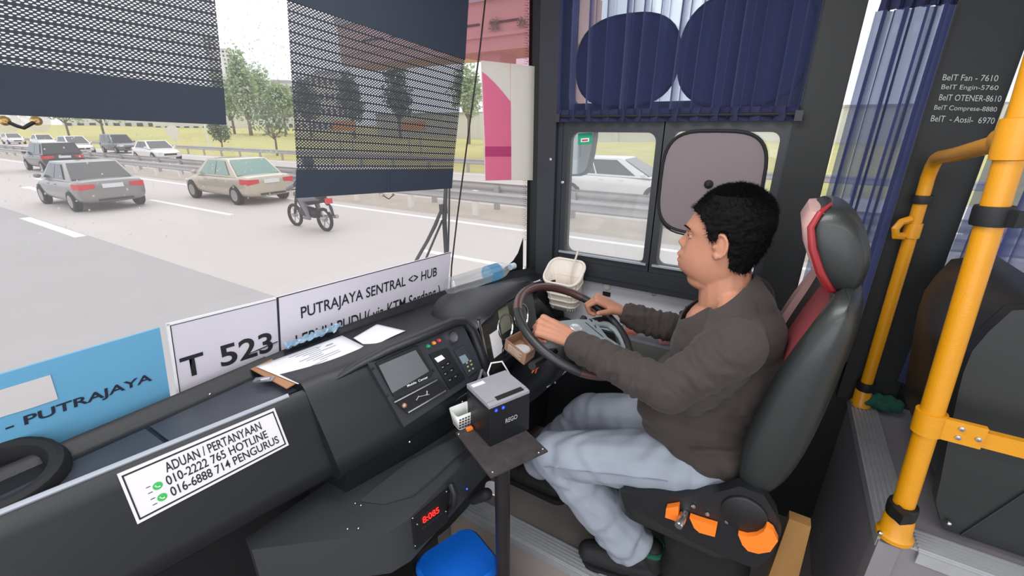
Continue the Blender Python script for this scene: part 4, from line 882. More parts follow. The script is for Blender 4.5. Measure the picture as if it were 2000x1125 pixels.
# ================================================================== STEERING
wc, wt = V((1.25, .512, 1.857)), .467
e1 = V((1, 0, 0)); e2 = V((0, math.cos(wt), math.sin(wt))); wn = e1.cross(e2)
RW = Matrix((e1, e2, wn)).transposed()
WH = lambda a, r, h=0: wc+e1*(r*math.cos(math.radians(a)))+e2*(r*math.sin(math.radians(a)))+wn*h
sw = thing('steering_wheel', 'large black and wood rimmed steering wheel with a grey hub', 'steering wheel', wc)
mb = MB(); mb.tube([WH(a*5, .21) for a in range(72)], .0145, 12, closed=True, upv=wn); mb.build('rim', mat('wheel_leather', (38, 38, 40), .38, bump=.2, bscale=600), sw)
M_wood = mat('rim_wood', (74, 48, 46), .35, var=.25, vscale=20, coat=.3)
for a0, a1 in ((18, 128), (212, 285)):
    mb = MB(); mb.tube([WH(a0+(a1-a0)*k/24, .2095) for k in range(25)], [.0156]*25, 12, upv=wn); o = mb.build('wood_inlay', M_wood, sw)
M_hub = mat('hub_grey', (132, 142, 146), .5, bump=.2, bscale=600, var=.04)
HZ = -.028
def hub(pts, t, name, m, par, z=HZ, bev=.008):
    mb = MB(); mb.prism([wc+e1*x+e2*y+wn*z for x, y in pts], wn*t); mb.bevel(bev, 3, 50); return mb.build(name, m, par, 50)
h = hub([(-.085, .015), (-.055, .043), (-.022, .05), (.06, .012), (.125, -.03), (.102, -.065), (.082, -.105), (.088, -.155), (.075, -.187), (.03, -.155), (-.03, -.095), (-.08, -.035)], .030, 'hub', M_hub, sw, -.032)
HT = -.002
mb = MB(); mb.ball(wc+e1*.010+e2*-.006+wn*HT, (.027, .020, .005), 20, 8, RW @ Matrix.Rotation(-.55, 3, 'Z')); mb.build('horn_badge', mat('badge_silver', (206, 210, 214), .25, .5, var=.1, vscale=60), h)
for a, b in (((.072, -.014), (.064, -.094)), ((.105, -.030), (.085, -.055))):
    mb = MB(); mb.tube([wc+e1*a[0]+e2*a[1]+wn*HT, wc+e1*b[0]+e2*b[1]+wn*HT], .0022, 6); mb.build('groove', M_pit, h)
sp = [(.10, -.03), (.135, -.050), (.162, -.078), (.164, -.112), (.142, -.146), (.112, -.172), (.088, -.172), (.07, -.16)]
mb = MB(); mb.tube([wc+e1*x+e2*y+wn*-.008 for x, y in sp], [.020, .018, .015, .014, .015, .016, .016, .016], 14, flat=.7, upv=wn); mb.build('spoke', M_hub, sw)
mb = MB(); mb.tube([wc+e1*x+e2*y+wn*-.010 for x, y in ((.10, -.030), (.135, -.043), (.170, -.055), (.197, -.066))], [.020, .022, .020, .015], 14, flat=.75, upv=wn); mb.build('spoke_cover', M_black, sw)
mb = MB(); p0, p1 = wc+e1*-.085+e2*.005+wn*-.02, WH(172, .205, -.004); mb.tube([p0, p0.lerp(p1, .5), p1], [.026, .020, .013], 12, flat=.45, upv=wn); mb.build('spoke', M_hub, sw)
mb = MB(); p0, p1 = wc+e1*-.02+e2*-.12+wn*-.02, WH(238, .205, -.004); mb.tube([p0, p0.lerp(p1, .5), p1], [.022, .018, .012], 12, flat=.45, upv=wn); mb.build('spoke', M_black, sw)
sc = thing('steering_column', 'black steering column shroud under the steering wheel', 'steering column', (1.25, .8, 1.3))
mb = MB(); a0 = wc+wn*(HZ-.008); mb.tube([a0, wc-wn*.10, wc-wn*.16+V((0, .02, -.02)), V((1.25, .70, 1.58)), V((1.25, .82, 1.45))], [.05, .065, .085, .095, .10], 20, flat=.8); mb.build('shroud', M_black, sc)
for s, lb in ((-1, 'stalk'), (1, 'stalk')):
    mb = MB(); p = wc-wn*.085+e1*(s*.06); mb.tube([p, p+e1*(s*.08)+e2*.01, p+e1*(s*.15)+e2*.015+wn*.01], [.010, .011, .014], 10); mb.build('stalk', M_black, sc)
mb = MB(); mb.lathe([(0, 0), (.013, 0), (.013, .02), (.010, .024), (0, .024)], pY(1028, 692, .66), (-.6, -.6, .5), 16); mb.build('ignition_lock', M_dark, sc)
# brown cardboard box wedged under the wheel
A_, B_, C_, D_ = V((1.15, .725, 1.80)), V((1.245, .71, 1.80)), V((1.155, .605, 1.80)), V((1.088, .607, 1.80))
bx = thing('cardboard_box', 'small open brown cardboard box tucked under the left of the steering wheel', 'box', (1.16, .66, 1.75))
dn = V((.02, .02, -.055)); M_card2 = mat('brown_card', (178, 140, 116), .8, var=.08, vscale=30)
mb = MB(); P = [D_, C_, B_, A_]; cen = sum(P, V())/4
top_o = [mb.v(p) for p in P]; top_i = [mb.v(p+(cen-p)*.04) for p in P]; bot_o = [mb.v(p+dn) for p in P]; bot_i = [mb.v(p+dn*.9+(cen-p)*.04) for p in P]
for i in range(4):
    k = (i+1) % 4; mb.f([top_o[i], top_o[k], top_i[k], top_i[i]]); mb.f([bot_o[i], bot_o[k], top_o[k], top_o[i]]); mb.f([top_i[i], top_i[k], bot_i[k], bot_i[i]])
mb.f(bot_o); mb.f(bot_i); mb.build('carton', M_card2, bx, 0)
mb = MB()
for k in range(5):
    a = A_.lerp(D_, .18)+dn*(.25+.13*k); b = A_.lerp(D_, .82-.1*(k % 2))+dn*(.25+.13*k); nn = (D_-A_).cross(dn).normalized(); nn = nn if nn.x < 0 else -nn; mb.tube([a+nn*.0006, b+nn*.0006], .0009, 5)
mb.build('print_lines', mat('print_cream', (226, 208, 190), .8), bx)
mb = MB(); mb.ball(cen+dn*.72, (.036, .034, .010), 12, 8); tag(mb.build('tissue', M_white), 'white tissue inside the small brown cardboard box', 'tissue')
# orange tag, tied cords
c = pY(1045, 713, .61); og = thing('key_tag', 'orange knotted cord hanging from the ignition below the cardboard box', 'key ring', c)
mb = MB()
for d in ((-.022, 0, -.02), (.018, 0, -.03), (.026, 0, .006), (-.012, 0, .014), (.004, 0, -.034)): mb.tube([c, c+V(d)*.5+V((0, -.006, .006)), c+V(d)], [.004, .0035, .0025], 6)
mb.build('cord', mat('orange_cord', (226, 104, 50), .7), og)
c = pY(1078, 744, .58); wr2 = thing('tied_cord', 'pale cord tied in a knot hanging under the steering column', 'cord', c)
mb = MB()
for q in ((1062, 736, .585), (1105, 725, .57), (1068, 756, .59), (1084, 748, .58)): mb.tube([c, c.lerp(pY(*q), .5)+V((0, -.006, .004)), pY(*q)], [.004, .003, .003], 6)
mb.build('cord_knot', mat('pale_cord', (196, 196, 200), .8), wr2)
# ================================================================== SIDE WALL THINGS
# white plastic basket hanging in the corner
kb = thing('plastic_basket', 'cream woven plastic basket hanging by the front corner of the side wall', 'basket', (1.70, .75, 1.70))
M_cream = mat('cream_plastic', (226, 216, 204), .6, var=.05)
def bring(z, w, d, k=7): return [V((1.735-d/2+x, .75+y, z+(.085*(x/d+.42)*max(0, (z-1.80)/.06) if z > 1.80 else 0))) for x, y in rrect(d, w, min(w, d)*.35, k)]      # the rim rises towards the wall
lev = [(1.71, .115, .07), (1.74, .13, .08), (1.80, .15, .095), (1.86, .17, .11)]
mb = MB(); mb.loft([bring(*l) for l in lev], caps=False)
o = mb.build('basket_wall', M_cream, kb, 40)
mb = MB(); mb.prism(bring(1.71, .115, .07), (0, 0, .004)); mb.build('base', M_cream, kb)
o.modifiers.new('s', 'SOLIDIFY').thickness = .003
for z, w, d in ((1.735, .128, .079), (1.765, .139, .088), (1.795, .149, .095), (1.825, .159, .102), (1.858, .172, .112)):
    mb = MB(); mb.tube(bring(z, w, d), .0038 if z < 1.85 else .006, 6, closed=True); mb.build('woven_band', M_cream, kb)
mb = MB(); B0, B1 = bring(1.715, .117, .072), bring(1.858, .172, .112)
for i in range(0, len(B0), 2): mb.tube([B0[i], B1[i]], .0028, 5)
mb.build('woven_ribs', M_cream, kb)
a, b = pX(1113, 540, 1.70), pX(1130, 487, 1.70); bs = thing('plastic_stick', 'thin white stick standing up out of the cream basket', 'stick', a-V((0, 0, .1)))
mb = MB(); mb.tube([a-V((0, 0, .10)), a, b], [.005, .005, .0045], 8); mb.build('shaft', M_cream, bs)
# wall fittings
c = pX(1186, 559, 1.80); kn_ = thing('round_fitting', 'round cream knob on the grey side wall', 'knob', c); mb = MB(); mb.lathe([(0, 0), (.016, 0), (.018, .006), (.014, .012), (0, .014)], c, (-1, 0, 0), 20); mb.build('knob', M_cream, kn_)
c = pX(1185, 574, 1.80); kl = thing('lock_plate', 'small black lock plate below the cream knob', 'lock', c); mb = MB(); mb.box(c, (.008, .036, .02)); mb.bevel(.002, 1); mb.build('plate', M_pit, kl)
c = pX(1277, 575, 1.80); tag(MB().lathe([(0, 0), (.010, 0), (.009, .004), (0, .005)], c, (-1, 0, 0), 14).build('rivet', M_silver), 'dull round rivet in the grey side wall', 'rivet')
p = [pX(*q, 1.798) for q in ((1212, 598), (1287, 613), (1212, 615), (1288, 630))]
mb = MB(); mb.hexa(slab(p, 0, 0, 1, 1, .006, V((-1, 0, 0)))); mb.bevel(.004, 2); tag(mb.build('wooden_plate', mat('plate_olive', (150, 126, 70), .6, var=.1)), 'long olive brown plate fixed on the grey side wall', 'plate')
hk = thing('coat_hook', 'black hook with a chrome ring on the side wall in front of the driver', 'hook', pX(1320, 620, 1.79))
mb = MB(); mb.tube([pX(1291, 616, 1.78), pX(1305, 619, 1.76), pX(1320, 622, 1.75), pX(1330, 618, 1.74)], [.004, .006, .007, .006], 8); mb.build('hook_arm', M_pit, hk)
mb = MB(); mb.lathe([(.006, 0), (.012, 0), (.012, .004), (.006, .004)], pX(1332, 612, 1.74), (-.8, -.3, .4), 16); mb.build('ring', M_chrome, hk)
# side tray with odds and ends, right of the wheel
c = V((1.66, .36, 1.64)); tr_ = thing('side_tray', 'grey green moulded tray on the side wall right of the steering wheel', 'tray', c)
mb = MB(); mb.loft([[V((1.665+x, .345+y, z)) for x, y in rrect(w, l, .04)] for z, w, l in ((1.60, .12, .18), (1.62, .16, .23), (1.69, .19, .26))]); mb.build('tub', mat('tray_greygreen', (116, 118, 110), .6, var=.1), tr_)
mb = MB(); mb.loft([[V((1.665+x, .345+y, z)) for x, y in rrect(w, l, .035)] for z, w, l in ((1.689, .17, .24), (1.698, .16, .23), (1.70, .14, .21))]); mb.build('liner', mat('tray_liner', (132, 136, 142), .7, var=.2, vscale=30), tr_)
mb = MB(); mb.box((1.62, .28, 1.706), (.05, .04, .012), Matrix.Rotation(.5, 3, 'Z')); mb.bevel(.004, 2); tag(mb.build('pink_packet', mat('packet_pink', (216, 140, 146), .6, var=.15)), 'small pink packet in the side tray by the driver', 'packet')
mb = MB(); mb.box((1.64, .42, 1.706), (.07, .04, .012), Matrix.Rotation(.3, 3, 'Z')); mb.bevel(.003, 2); tag(mb.build('red_packet', mat('packet_red', (190, 104, 84), .6, var=.15)), 'small reddish packet in the side tray behind the wheel spoke', 'packet')
# ================================================================== PRINTER, STAND, BIN
ZP = 1.60
st = thing('printer_stand', 'dark steel stand with a square scuffed plate carrying the printer', 'stand', (.81, .53, .4))
pp = [pZ(*q, ZP) for q in ((890, 845), (985, 800), (1070, 880), (958, 932))]
M_steel = mat('scuffed_steel', (72, 66, 68), .55, .3, var=.45, vscale=26, bump=.5, bscale=60)
mb = MB(); mb.prism(pp, (0, 0, -.006)); mb.bevel(.002, 1); mb.build('top_plate', M_steel, st)
pc = V((.825, .535, 0))
mb = MB(); mb.lathe([(.0225, .41), (.0225, ZP-.006)], pc, (0, 0, 1), 24); mb.build('post', mat('post_black', (40, 36, 38), .4, .2, var=.3, vscale=12), st)
mb = MB(); mb.lathe([(0, .4), (.07, .4), (.07, .408), (0, .408)], pc, (0, 0, 1), 24); mb.build('foot_flange', M_steel, st)
mb = MB()
for q in ((1060, 877), (1052, 884), (896, 848), (962, 922)): mb.ball(pZ(*q, ZP+.0005), .004, 8, 5)
mb.build('plate_screws', M_chrome, st)
zt = ZP+.148
f0, f1 = pZ(957, 873, ZP), pZ(1033, 838, ZP); dx = (f1-f0); wpr = dx.length; dx.normalize(); dy = V((-dx.y, dx.x, 0)); dp = wpr*.92
pr = thing('receipt_printer', 'black and grey receipt printer with blue lights on the steel stand', 'printer', f0)
R3 = Matrix((dx, dy, V((0, 0, 1)))).transposed()
pt = lambda a, b, c_: f0+dx*(a*wpr)+dy*(b*dp)+V((0, 0, c_*(zt-ZP)))
mb = MB(); mb.hexa([pt(*q) for q in ((0, 0, 0), (1, 0, 0), (1, 1, 0), (0, 1, 0), (0, 0, .90), (1, 0, .90), (1, 1, .90), (0, 1, .90))]); mb.bevel(.006, 3); mb.build('case', M_black, pr)
M_lidlit = mat('printer_lid_skylit', (150, 148, 156), .45, var=.04)  # pale grey holds the windscreen sky light falling on the printer top
mb = MB(); mb.hexa([pt(*q) for q in ((0, .12, .905), (1, .12, .905), (1, 1, .905), (0, 1, .905), (0, .12, .99), (1, .12, .99), (1, 1, 1.0), (0, 1, 1.0))]); mb.bevel(.005, 3); lid = mb.build('lid', M_lidlit, pr)
mb = MB(); mb.hexa([pt(*q) for q in ((0, 0, .905), (1, 0, .905), (1, .11, .905), (0, .11, .905), (0, 0, .965), (1, 0, .965), (1, .11, .985), (0, .11, .985))]); mb.bevel(.003, 2); mb.build('front_lip', M_lidlit, pr)
mb = MB(); mb.hexa([pt(*q) for q in ((.24, .07, .96), (.90, .07, .96), (.90, .20, .96), (.24, .20, .96), (.24, .07, .995), (.90, .07, .995), (.90, .20, .998), (.24, .20, .998))]); mb.build('paper_slot', M_pit, pr)
mb = MB(); mb.hexa([pt(*q) for q in ((.05, .78, 1.0), (.35, .78, 1.0), (.35, .90, 1.0), (.05, .90, 1.0), (.05, .78, 1.008), (.35, .78, 1.008), (.35, .90, 1.008), (.05, .90, 1.008))]); mb.build('white_label', M_white, lid)
mb = MB(); mb.hexa([pt(*q) for q in ((-.012, .2, .80), (0, .2, .80), (0, .95, .80), (-.012, .95, .80), (-.012, .2, .82), (0, .2, .82), (0, .95, .82), (-.012, .95, .82))]); mb.build('side_groove', M_dark, pr)
M_bled = mat('blue_light', (30, 50, 255), .3, emit=5)
for a in (.16, .33):
    mb = MB(); mb.lathe([(0, 0), (.0048, 0), (.0048, .001), (0, .001)], pt(a, 0, .82)-dy*.0008, -dy, 14); mb.build('status_light', M_bled, pr)
Q = [pt(.38, 0, .53), pt(.68, 0, .53), pt(.38, 0, .42), pt(.68, 0, .42)]
text('maker_lettering', 'REGO', Q, 0, 0, 1, 1, -dy, mat('lettering_grey', (176, 176, 180), .5), pr, .02, .002)
cb0 = pt(.62, 1.0, .92); ca = thing('usb_cable', 'white cable plugged into the back of the printer', 'cable', cb0)
mb = MB(); mb.tube([cb0+V((0, .0, -.03)), cb0+V((.01, .02, .01)), cb0+V((.03, .02, .035)), cb0+V((.065, .0, .03)), cb0+V((.08, -.02, -.02)), cb0+V((.085, -.03, -.10))], .0028, 8); mb.build('cord', mat('white_cable', (226, 226, 232), .5), ca)
mb = MB(); mb.tube([cb0+V((-.02, .015, -.04)), cb0+V((-.03, .03, .0)), cb0+V((.0, .035, .016)), cb0+V((.02, .03, -.02))], .007, 10); tag(mb.build('power_lead', mat('lead_grey', (96, 98, 104), .5)), 'looped grey power lead behind the printer', 'cable')
# small white basket left of the printer
c = V((.905, .735, ZP)); wb = thing('small_basket', 'small white slotted basket squeezed behind the printer', 'basket', c)
Rz = R3; ax2 = lambda x, y, z: c+dx*x+dy*y+V((0, 0, z))
def bk2(z, w, d): return [ax2(x, y, z) for x, y in rrect(w, d, .008, 3)]
mb = MB(); mb.loft([bk2(.002, .055, .05), bk2(.055, .07, .06)], caps=False); o = mb.build('basket_wall', mat('basket_white', (218, 220, 216), .5), wb, 40); o.modifiers.new('s', 'SOLIDIFY').thickness = .002
mb = MB(); mb.prism(bk2(.0, .055, .05), (0, 0, .003)); mb.build('base', mat('basket_white', (0, 0, 0)), wb)
for i in range(4):
    for k in range(6): mb = MB(); mb.box(ax2(-.025+k*.010, -.0275-.0013*i, .010+i*.011), (.006, .0016, .004), R3); mb.build('slot', M_dark, wb)
mb = MB(); mb.box(c+dx*.0-dy*.042+V((0, 0, .006)), (.02, .012, .008), R3); mb.bevel(.002, 1); tag(mb.build('orange_clip', M_orange), 'small orange clip beside the white slotted basket', 'clip')
# blue swing bin
bc = V((.80, .705, .4)); bn = thing('swing_bin', 'black bin with a blue lid on the floor under the dashboard', 'bin', bc)
Rb = Matrix.Rotation(-.35, 3, 'Z')
def br_(z, w, d, r=.05, dy_=0): return [bc+Rb @ V((x, y+dy_, z)) for x, y in rrect(w, d, r, 6)]
ZB = .655
mb = MB(); mb.loft([br_(0, .19, .17), br_(ZB, .25, .22)]); mb.build('bin_body', M_black, bn)
mb = MB(); mb.loft([br_(ZB-.02, .262, .232), br_(ZB+.025, .262, .232), br_(ZB+.03, .25, .22)]); mb.build('rim', M_black, bn)
M_blue = mat('bin_blue', (14, 104, 214), .4, var=.04)
mb = MB(); mb.loft([br_(ZB+.02, .245, .216), br_(ZB+.045, .24, .212), br_(ZB+.058, .222, .195), br_(ZB+.056, .20, .17), br_(ZB+.058, .10, .08, .03)]); mb.build('lid', M_blue, bn, 40)
# thin round ring behind the post
mb = MB(); mb.lathe([(.03, 0), (.034, 0), (.034, .006), (.03, .006)], pZ(963, 955, 1.2), (.3, -.3, .9), 24); tag(mb.build('hanging_ring', M_white), 'thin white ring hanging behind the stand post', 'ring')
# ================================================================== SUNSHADES AND CURTAINS
M_navy = mat('shade_navy', (44, 42, 70), .8, var=.06); M_mesh = mat('shade_mesh_grey', (150, 138, 142), .8, var=.05, transl=.35)
def oval(y, z, ry, rz, x, e=2.6, n=40): return [V((x, y+ry*abs(math.cos(2*math.pi*i/n))**(2/e)*(1 if math.cos(2*math.pi*i/n) > 0 else -1), z+rz*abs(math.sin(2*math.pi*i/n))**(2/e)*(1 if math.sin(2*math.pi*i/n) > 0 else -1))) for i in range(n)]
for y, z, ry, rz, lb in ((.585, 2.725, .195, .155, 'dark oval folding sunshade behind the upper curtain, nearer the windscreen'), (.19, 2.735, .20, .175, 'larger dark oval folding sunshade behind the upper curtain, further from the windscreen')):
    r = thing('sunshade', lb, 'sunshade', (1.775, y, z-rz)); mb = MB(); mb.prism(oval(y, z, ry, rz, 1.785), (-.003, 0, 0)); mb.build('fabric', M_navy, r, 0)
    mb = MB(); mb.tube(oval(y, z, ry, rz, 1.783), .005, 8, closed=True); mb.build('wire_rim', M_rubber, r)
r = thing('sunshade', 'grey mesh sunshade with a black rim stuck on the driver window', 'sunshade', (1.765, .226, 2.10))
yc, zc, ry, rz = .226, 2.297, .174, .186
mb = MB(); mb.prism(oval(yc, zc, ry, rz, 1.768, 3.6), (.002, 0, 0)); mb.build('mesh_panel', M_mesh, r, 0)
mb = MB(); mb.tube(oval(yc, zc, ry, rz, 1.767, 3.6), .006, 8, closed=True); mb.build('wire_rim', M_rubber, r)
mb = MB(); mb.tube(oval(yc+.004, zc-.012, ry*.97, rz, 1.772, 3.6), .0035, 8, closed=True); mb.build('loose_wire', M_rubber, r)
c = pX(1384, 360, 1.764); mb = MB(); mb.lathe([(0, 0), (.016, 0), (.013, .004), (.006, .007), (.006, .014), (0, .015)], c, (-1, 0, 0), 18); mb.build('suction_cup', M_rubber, r)
def curtain_mat(name='navy_sheer', tmax=.72):
    m = bpy.data.materials.new(name); m.use_nodes = True; t = m.node_tree; b = t.nodes['Principled BSDF']
    b.inputs['Base Color'].default_value = (*lin((62, 70, 118)), 1); b.inputs['Roughness'].default_value = .75; b.inputs['Sheen Weight'].default_value = .3
    tl = t.nodes.new('ShaderNodeBsdfTranslucent'); tl.inputs['Color'].default_value = (*lin((84, 94, 150)), 1)
    tr = t.nodes.new('ShaderNodeBsdfTransparent'); tr.inputs['Color'].default_value = (.80, .86, .95, 1)
    lw = t.nodes.new('ShaderNodeLayerWeight'); lw.inputs['Blend'].default_value = .35
    mr_ = t.nodes.new('ShaderNodeMapRange'); mr_.inputs[1].default_value = .0; mr_.inputs[2].default_value = .42; mr_.inputs[3].default_value = tmax; mr_.inputs[4].default_value = .0
    t.links.new(lw.outputs['Facing'], mr_.inputs[0])
    m1 = t.nodes.new('ShaderNodeMixShader'); m1.inputs[0].default_value = .45; t.links.new(b.outputs[0], m1.inputs[1]); t.links.new(tl.outputs[0], m1.inputs[2])
    m2 = t.nodes.new('ShaderNodeMixShader'); t.links.new(mr_.outputs[0], m2.inputs[0]); t.links.new(m1.outputs[0], m2.inputs[1]); t.links.new(tr.outputs[0], m2.inputs[2])
    t.links.new(m2.outputs[0], t.nodes['Material Output'].inputs['Surface']); return m
M_sheer = curtain_mat(); M_sheer2 = curtain_mat('navy_voile', .40); M_hemn = mat('curtain_hem', (40, 42, 76), .85, var=.08, transl=.15)
def drape(name, y0, y1, z0, z1, folds, amp, x, par, m=M_sheer, pinch=None, gap=None, slant=0):
    """pleated cloth in the wall plane; pinch narrows it towards the top"""
    nu = folds*14
    def fn(a, b):
        z = z0+(z1-z0)*b; k = 1 if not pinch else pinch(b); yc_ = (y0+y1)/2+slant*(b-.5)
        ph = a*folds*2*math.pi+.5*math.sin(a*17+2)+.18*math.sin(b*5+a*9)
        return V((x+amp*math.sin(ph)*(.8+.3*math.sin(a*31)), yc_+(a-.5)*(y1-y0)*k+amp*.35*math.sin(2*ph+1), z))
    mb = MB(); mb.grid(fn, nu, 14); return mb.build(name, m, par, 180, fix=False)
r = thing('curtain', 'gathered navy sheer curtain over the upper driver side window', 'curtain', (1.73, .42, 2.52))
drape('sheer', -.015, .845, 2.555, 3.14, 13, .015, 1.748, r); drape('bottom_hem', -.015, .845, 2.515, 2.56, 13, .015, 1.747, r, M_hemn)
mb = MB(); mb.tube([(1.742, -.02, 2.535), (1.742, .85, 2.535)], .005, 8); mb.build('rod', M_rubber, r)
for y in (.835, -.01): mb = MB(); mb.box((1.735, y, 2.53), (.012, .022, .032)); mb.bevel(.002, 1); mb.build('rod_bracket', M_dark, r)
r = thing('curtain', 'navy curtain bunched in front of the narrow window between the black pillars', 'curtain', (1.73, -.22, 1.75))
drape('sheer', -.325, -.132, 1.72, 2.80, 4, .024, 1.735, r, M_sheer2, pinch=lambda b: 1.0-.12*b, slant=-.01); drape('heading', -.31, -.15, 2.80, 2.86, 6, .016, 1.735, r, M_hemn)
mb = MB(); mb.box((1.745, -.21, 2.87), (.02, .22, .022)); mb.build('track', M_alu, r)
r = thing('curtain', 'navy curtain at the right edge of the view behind the yellow posts', 'curtain', (1.73, -.7, 1.75))
drape('sheer', -1.25, -.476, 1.70, 3.05, 11, .018, 1.735, r, M_sheer2, slant=-.03)
# ================================================================== DRIVER SEAT
M_leather = mat('black_leather', (38, 41, 41), .40, bump=.14, bscale=350, var=.12, vscale=8, coat=.08)
M_redf = mat('seat_red_fabric', (150, 62, 66), .85, var=.15, vscale=14); M_pink = mat('seat_pink_fabric', (188, 150, 146), .85, var=.18, vscale=9); M_red = mat('red_piping', (142, 34, 40), .5)
se = thing('driver_seat', 'black leather driver seat with red trimmed headrest and orange levers', 'seat', (1.25, .1, .93))
sx = 1.25
def sring(z, yf, yb, w):
    rec = .032 if z < 2.10 else max(.001, .032*(2.166-z)/.066)
    return [V((sx+x, y, z)) for x, y in ((-w*.96, yb+.035), (-w, (yf+yb)/2), (-w*.985, yf-.022), (-w*.92, yf-.004), (-w*.82, yf), (-w*.68, yf-.006), (-w*.52, yf-rec), (0, yf-rec-.006), (w*.52, yf-rec), (w*.68, yf-.006), (w*.82, yf), (w*.92, yf-.004), (w*.985, yf-.022), (w, (yf+yb)/2), (w*.96, yb+.035), (w*.8, yb), (0, yb-.01), (-w*.8, yb))]
lv = [(1.60, -.07, -.125, .17), (1.615, -.05, -.135, .205), (1.66, -.040, -.155, .218), (1.74, -.034, -.175, .222), (1.85, -.050, -.188, .222), (1.95, -.068, -.195, .222), (2.03, -.092, -.20, .220), (2.09, -.113, -.204, .214), (2.13, -.128, -.203, .200), (2.155, -.142, -.198, .18), (2.165, -.155, -.19, .15), (2.172, -.162, -.184, .12)]
mb = MB(); mb.loft([sring(*l) for l in lv]); o = mb.build('backrest', M_leather, se, 180); sd = o.modifiers.new('s', 'SUBSURF'); sd.levels = sd.render_levels = 2
mb = MB(); mb.loft([[V((sx+x, l[1]-.024, l[0])) for x in (-.105, 0, .105)]+[V((sx+x, l[1]-.045, l[0])) for x in (.105, 0, -.105)] for l in lv[2:9]]); mb.build('backrest_insert', M_redf, se)
mb = MB(); mb.loft([[V((sx+s*.17+x, l[1]+.004, l[0])) for x in (-.03, 0, .03)]+[V((sx+s*.17+x, l[1]-.02, l[0])) for x in (.03, 0, -.03)] for l in lv[3:9]] if (s := 1) else []); mb.build('bolster_insert', M_pink, se)
hv = [(2.150, -.150, -.180, .10), (2.160, -.132, -.196, .118), (2.20, -.106, -.205, .134), (2.25, -.082, -.196, .140), (2.295, -.070, -.175, .138), (2.325, -.080, -.150, .126), (2.342, -.098, -.128, .095)]
hring = lambda z, yf, yb, w: [V((sx+x, y, z)) for x, y in ((-w*.9, yb+.01), (-w, (yf*.4+yb*.6)), (-w*.98, yf-.012), (-w*.90, yf), (-w*.5, yf-.004), (0, yf-.008), (w*.5, yf-.004), (w*.90, yf), (w*.98, yf-.012), (w, (yf*.4+yb*.6)), (w*.9, yb+.01), (w*.5, yb), (0, yb-.003), (-w*.5, yb))]
mb = MB(); mb.loft([hring(*l) for l in hv]); o = mb.build('headrest', M_leather, se, 75); sd = o.modifiers.new('s', 'SUBSURF'); sd.levels = sd.render_levels = 2
mb = MB(); mb.loft([[V((sx+x*l[3], l[1]+dy_, l[0])) for x, dy_ in ((-.92, -.004), (-.80, .010), (-.4, .014), (0, .014), (.4, .014), (.80, .010), (.92, -.004), (.9, -.02), (-.9, -.02))] for l in hv[1:6]]); o = mb.build('headrest_front', M_pink, se, 60)
mb = MB(); mb.tube([V((sx-l[3]*.93-.002, l[1]-.003, l[0])) for l in hv]+[V((sx-hv[0][3], -.16, 2.151))][:0], [.004, .009, .0085, .008, .007, .006, .003], 10); mb.tube([V((sx-.10, -.150, 2.152)), V((sx-.112, -.165, 2.150)), V((sx-.10, -.185, 2.155))], .006, 8); mb.build('headrest_piping', M_red, se)
for s in (-1, 1):
    mb = MB(); mb.tube([V((sx+s*.06, -.165, 2.13)), V((sx+s*.06, -.16, 2.17))], .009, 10); mb.build('headrest_post', M_chrome, se)
mb = MB()
for z, g in ((1.37, .0), (1.39, .012), (1.45, .016), (1.475, .006), (1.485, -.015)): pass
mb.loft([[V((sx+x, .085+y, z)) for x, y in rrect(.43+2*g, .34+2*g, .07)] for z, g in ((1.36, -.01), (1.375, .004), (1.44, .010), (1.475, .002), (1.49, -.02))]); mb.build('cushion', M_leather, se, 60)
mb = MB(); mb.loft([[V((sx+x, .115+y, z)) for x, y in rrect(.30, .28, .05)] for z in (1.475, 1.496)]); mb.bevel(.006, 2); mb.build('cushion_insert', M_redf, se)
XS = 1.018
val = [pX(*q, XS) for q in ((1212, 962), (1260, 966), (1330, 972), (1400, 962), (1445, 950), (1492, 968), (1515, 1005), (1525, 1045), (1508, 1085), (1478, 1112), (1420, 1090), (1340, 1052), (1260, 1008), (1222, 985))]
mb = MB(); mb.prism(val, (.035, 0, 0)); mb.bevel(.006, 3, 30); mb.build('side_valance', M_black, se, 50)
mb = MB(); c = pX(1453, 1005, XS-.002); mb.lathe([(0, .006), (.049, .006), (.053, .004), (.054, 0), (0, 0)], c, (-1, 0, 0), 32); mb.build('recliner_cover', M_black, se)
mb = MB(); mb.prism([pX(*q, XS-.004) for q in ((1443, 1034), (1451, 1054), (1462, 1066), (1482, 1071), (1505, 1067), (1520, 1046), (1510, 1026), (1498, 1017), (1492, 1028), (1478, 1036), (1460, 1038))], (-.018, 0, 0)); mb.bevel(.005, 3, 25); mb.build('recliner_lever', M_orange, se, 50)
for px in (((1304, 984), (1328, 980), (1327, 1010), (1302, 1002)), ((1349, 1002), (1366, 1008), (1402, 1019), (1398, 1039), (1368, 1031), (1358, 1022))):
    mb = MB(); mb.prism([pX(*q, XS-.002) for q in px], (-.018, 0, 0)); mb.bevel(.003, 2, 25); mb.build('height_lever', M_orange, se, 50)
mb = MB(); mb.lathe([(0, .05), (.010, .05), (.012, .045), (.012, 0), (0, 0)], pX(1338, 1002, XS), (-1, .15, -.1), 18); mb.build('adjuster_knob', M_chrome, se)
mb = MB()
for q in ((1355, 988), (1382, 1003), (1420, 1018)): mb.lathe([(0, 0), (.006, 0), (.0055, .004), (0, .005)], pX(*q, XS-.002), (-1, 0, 0), 12)
mb.build('bolts', M_chrome, se)
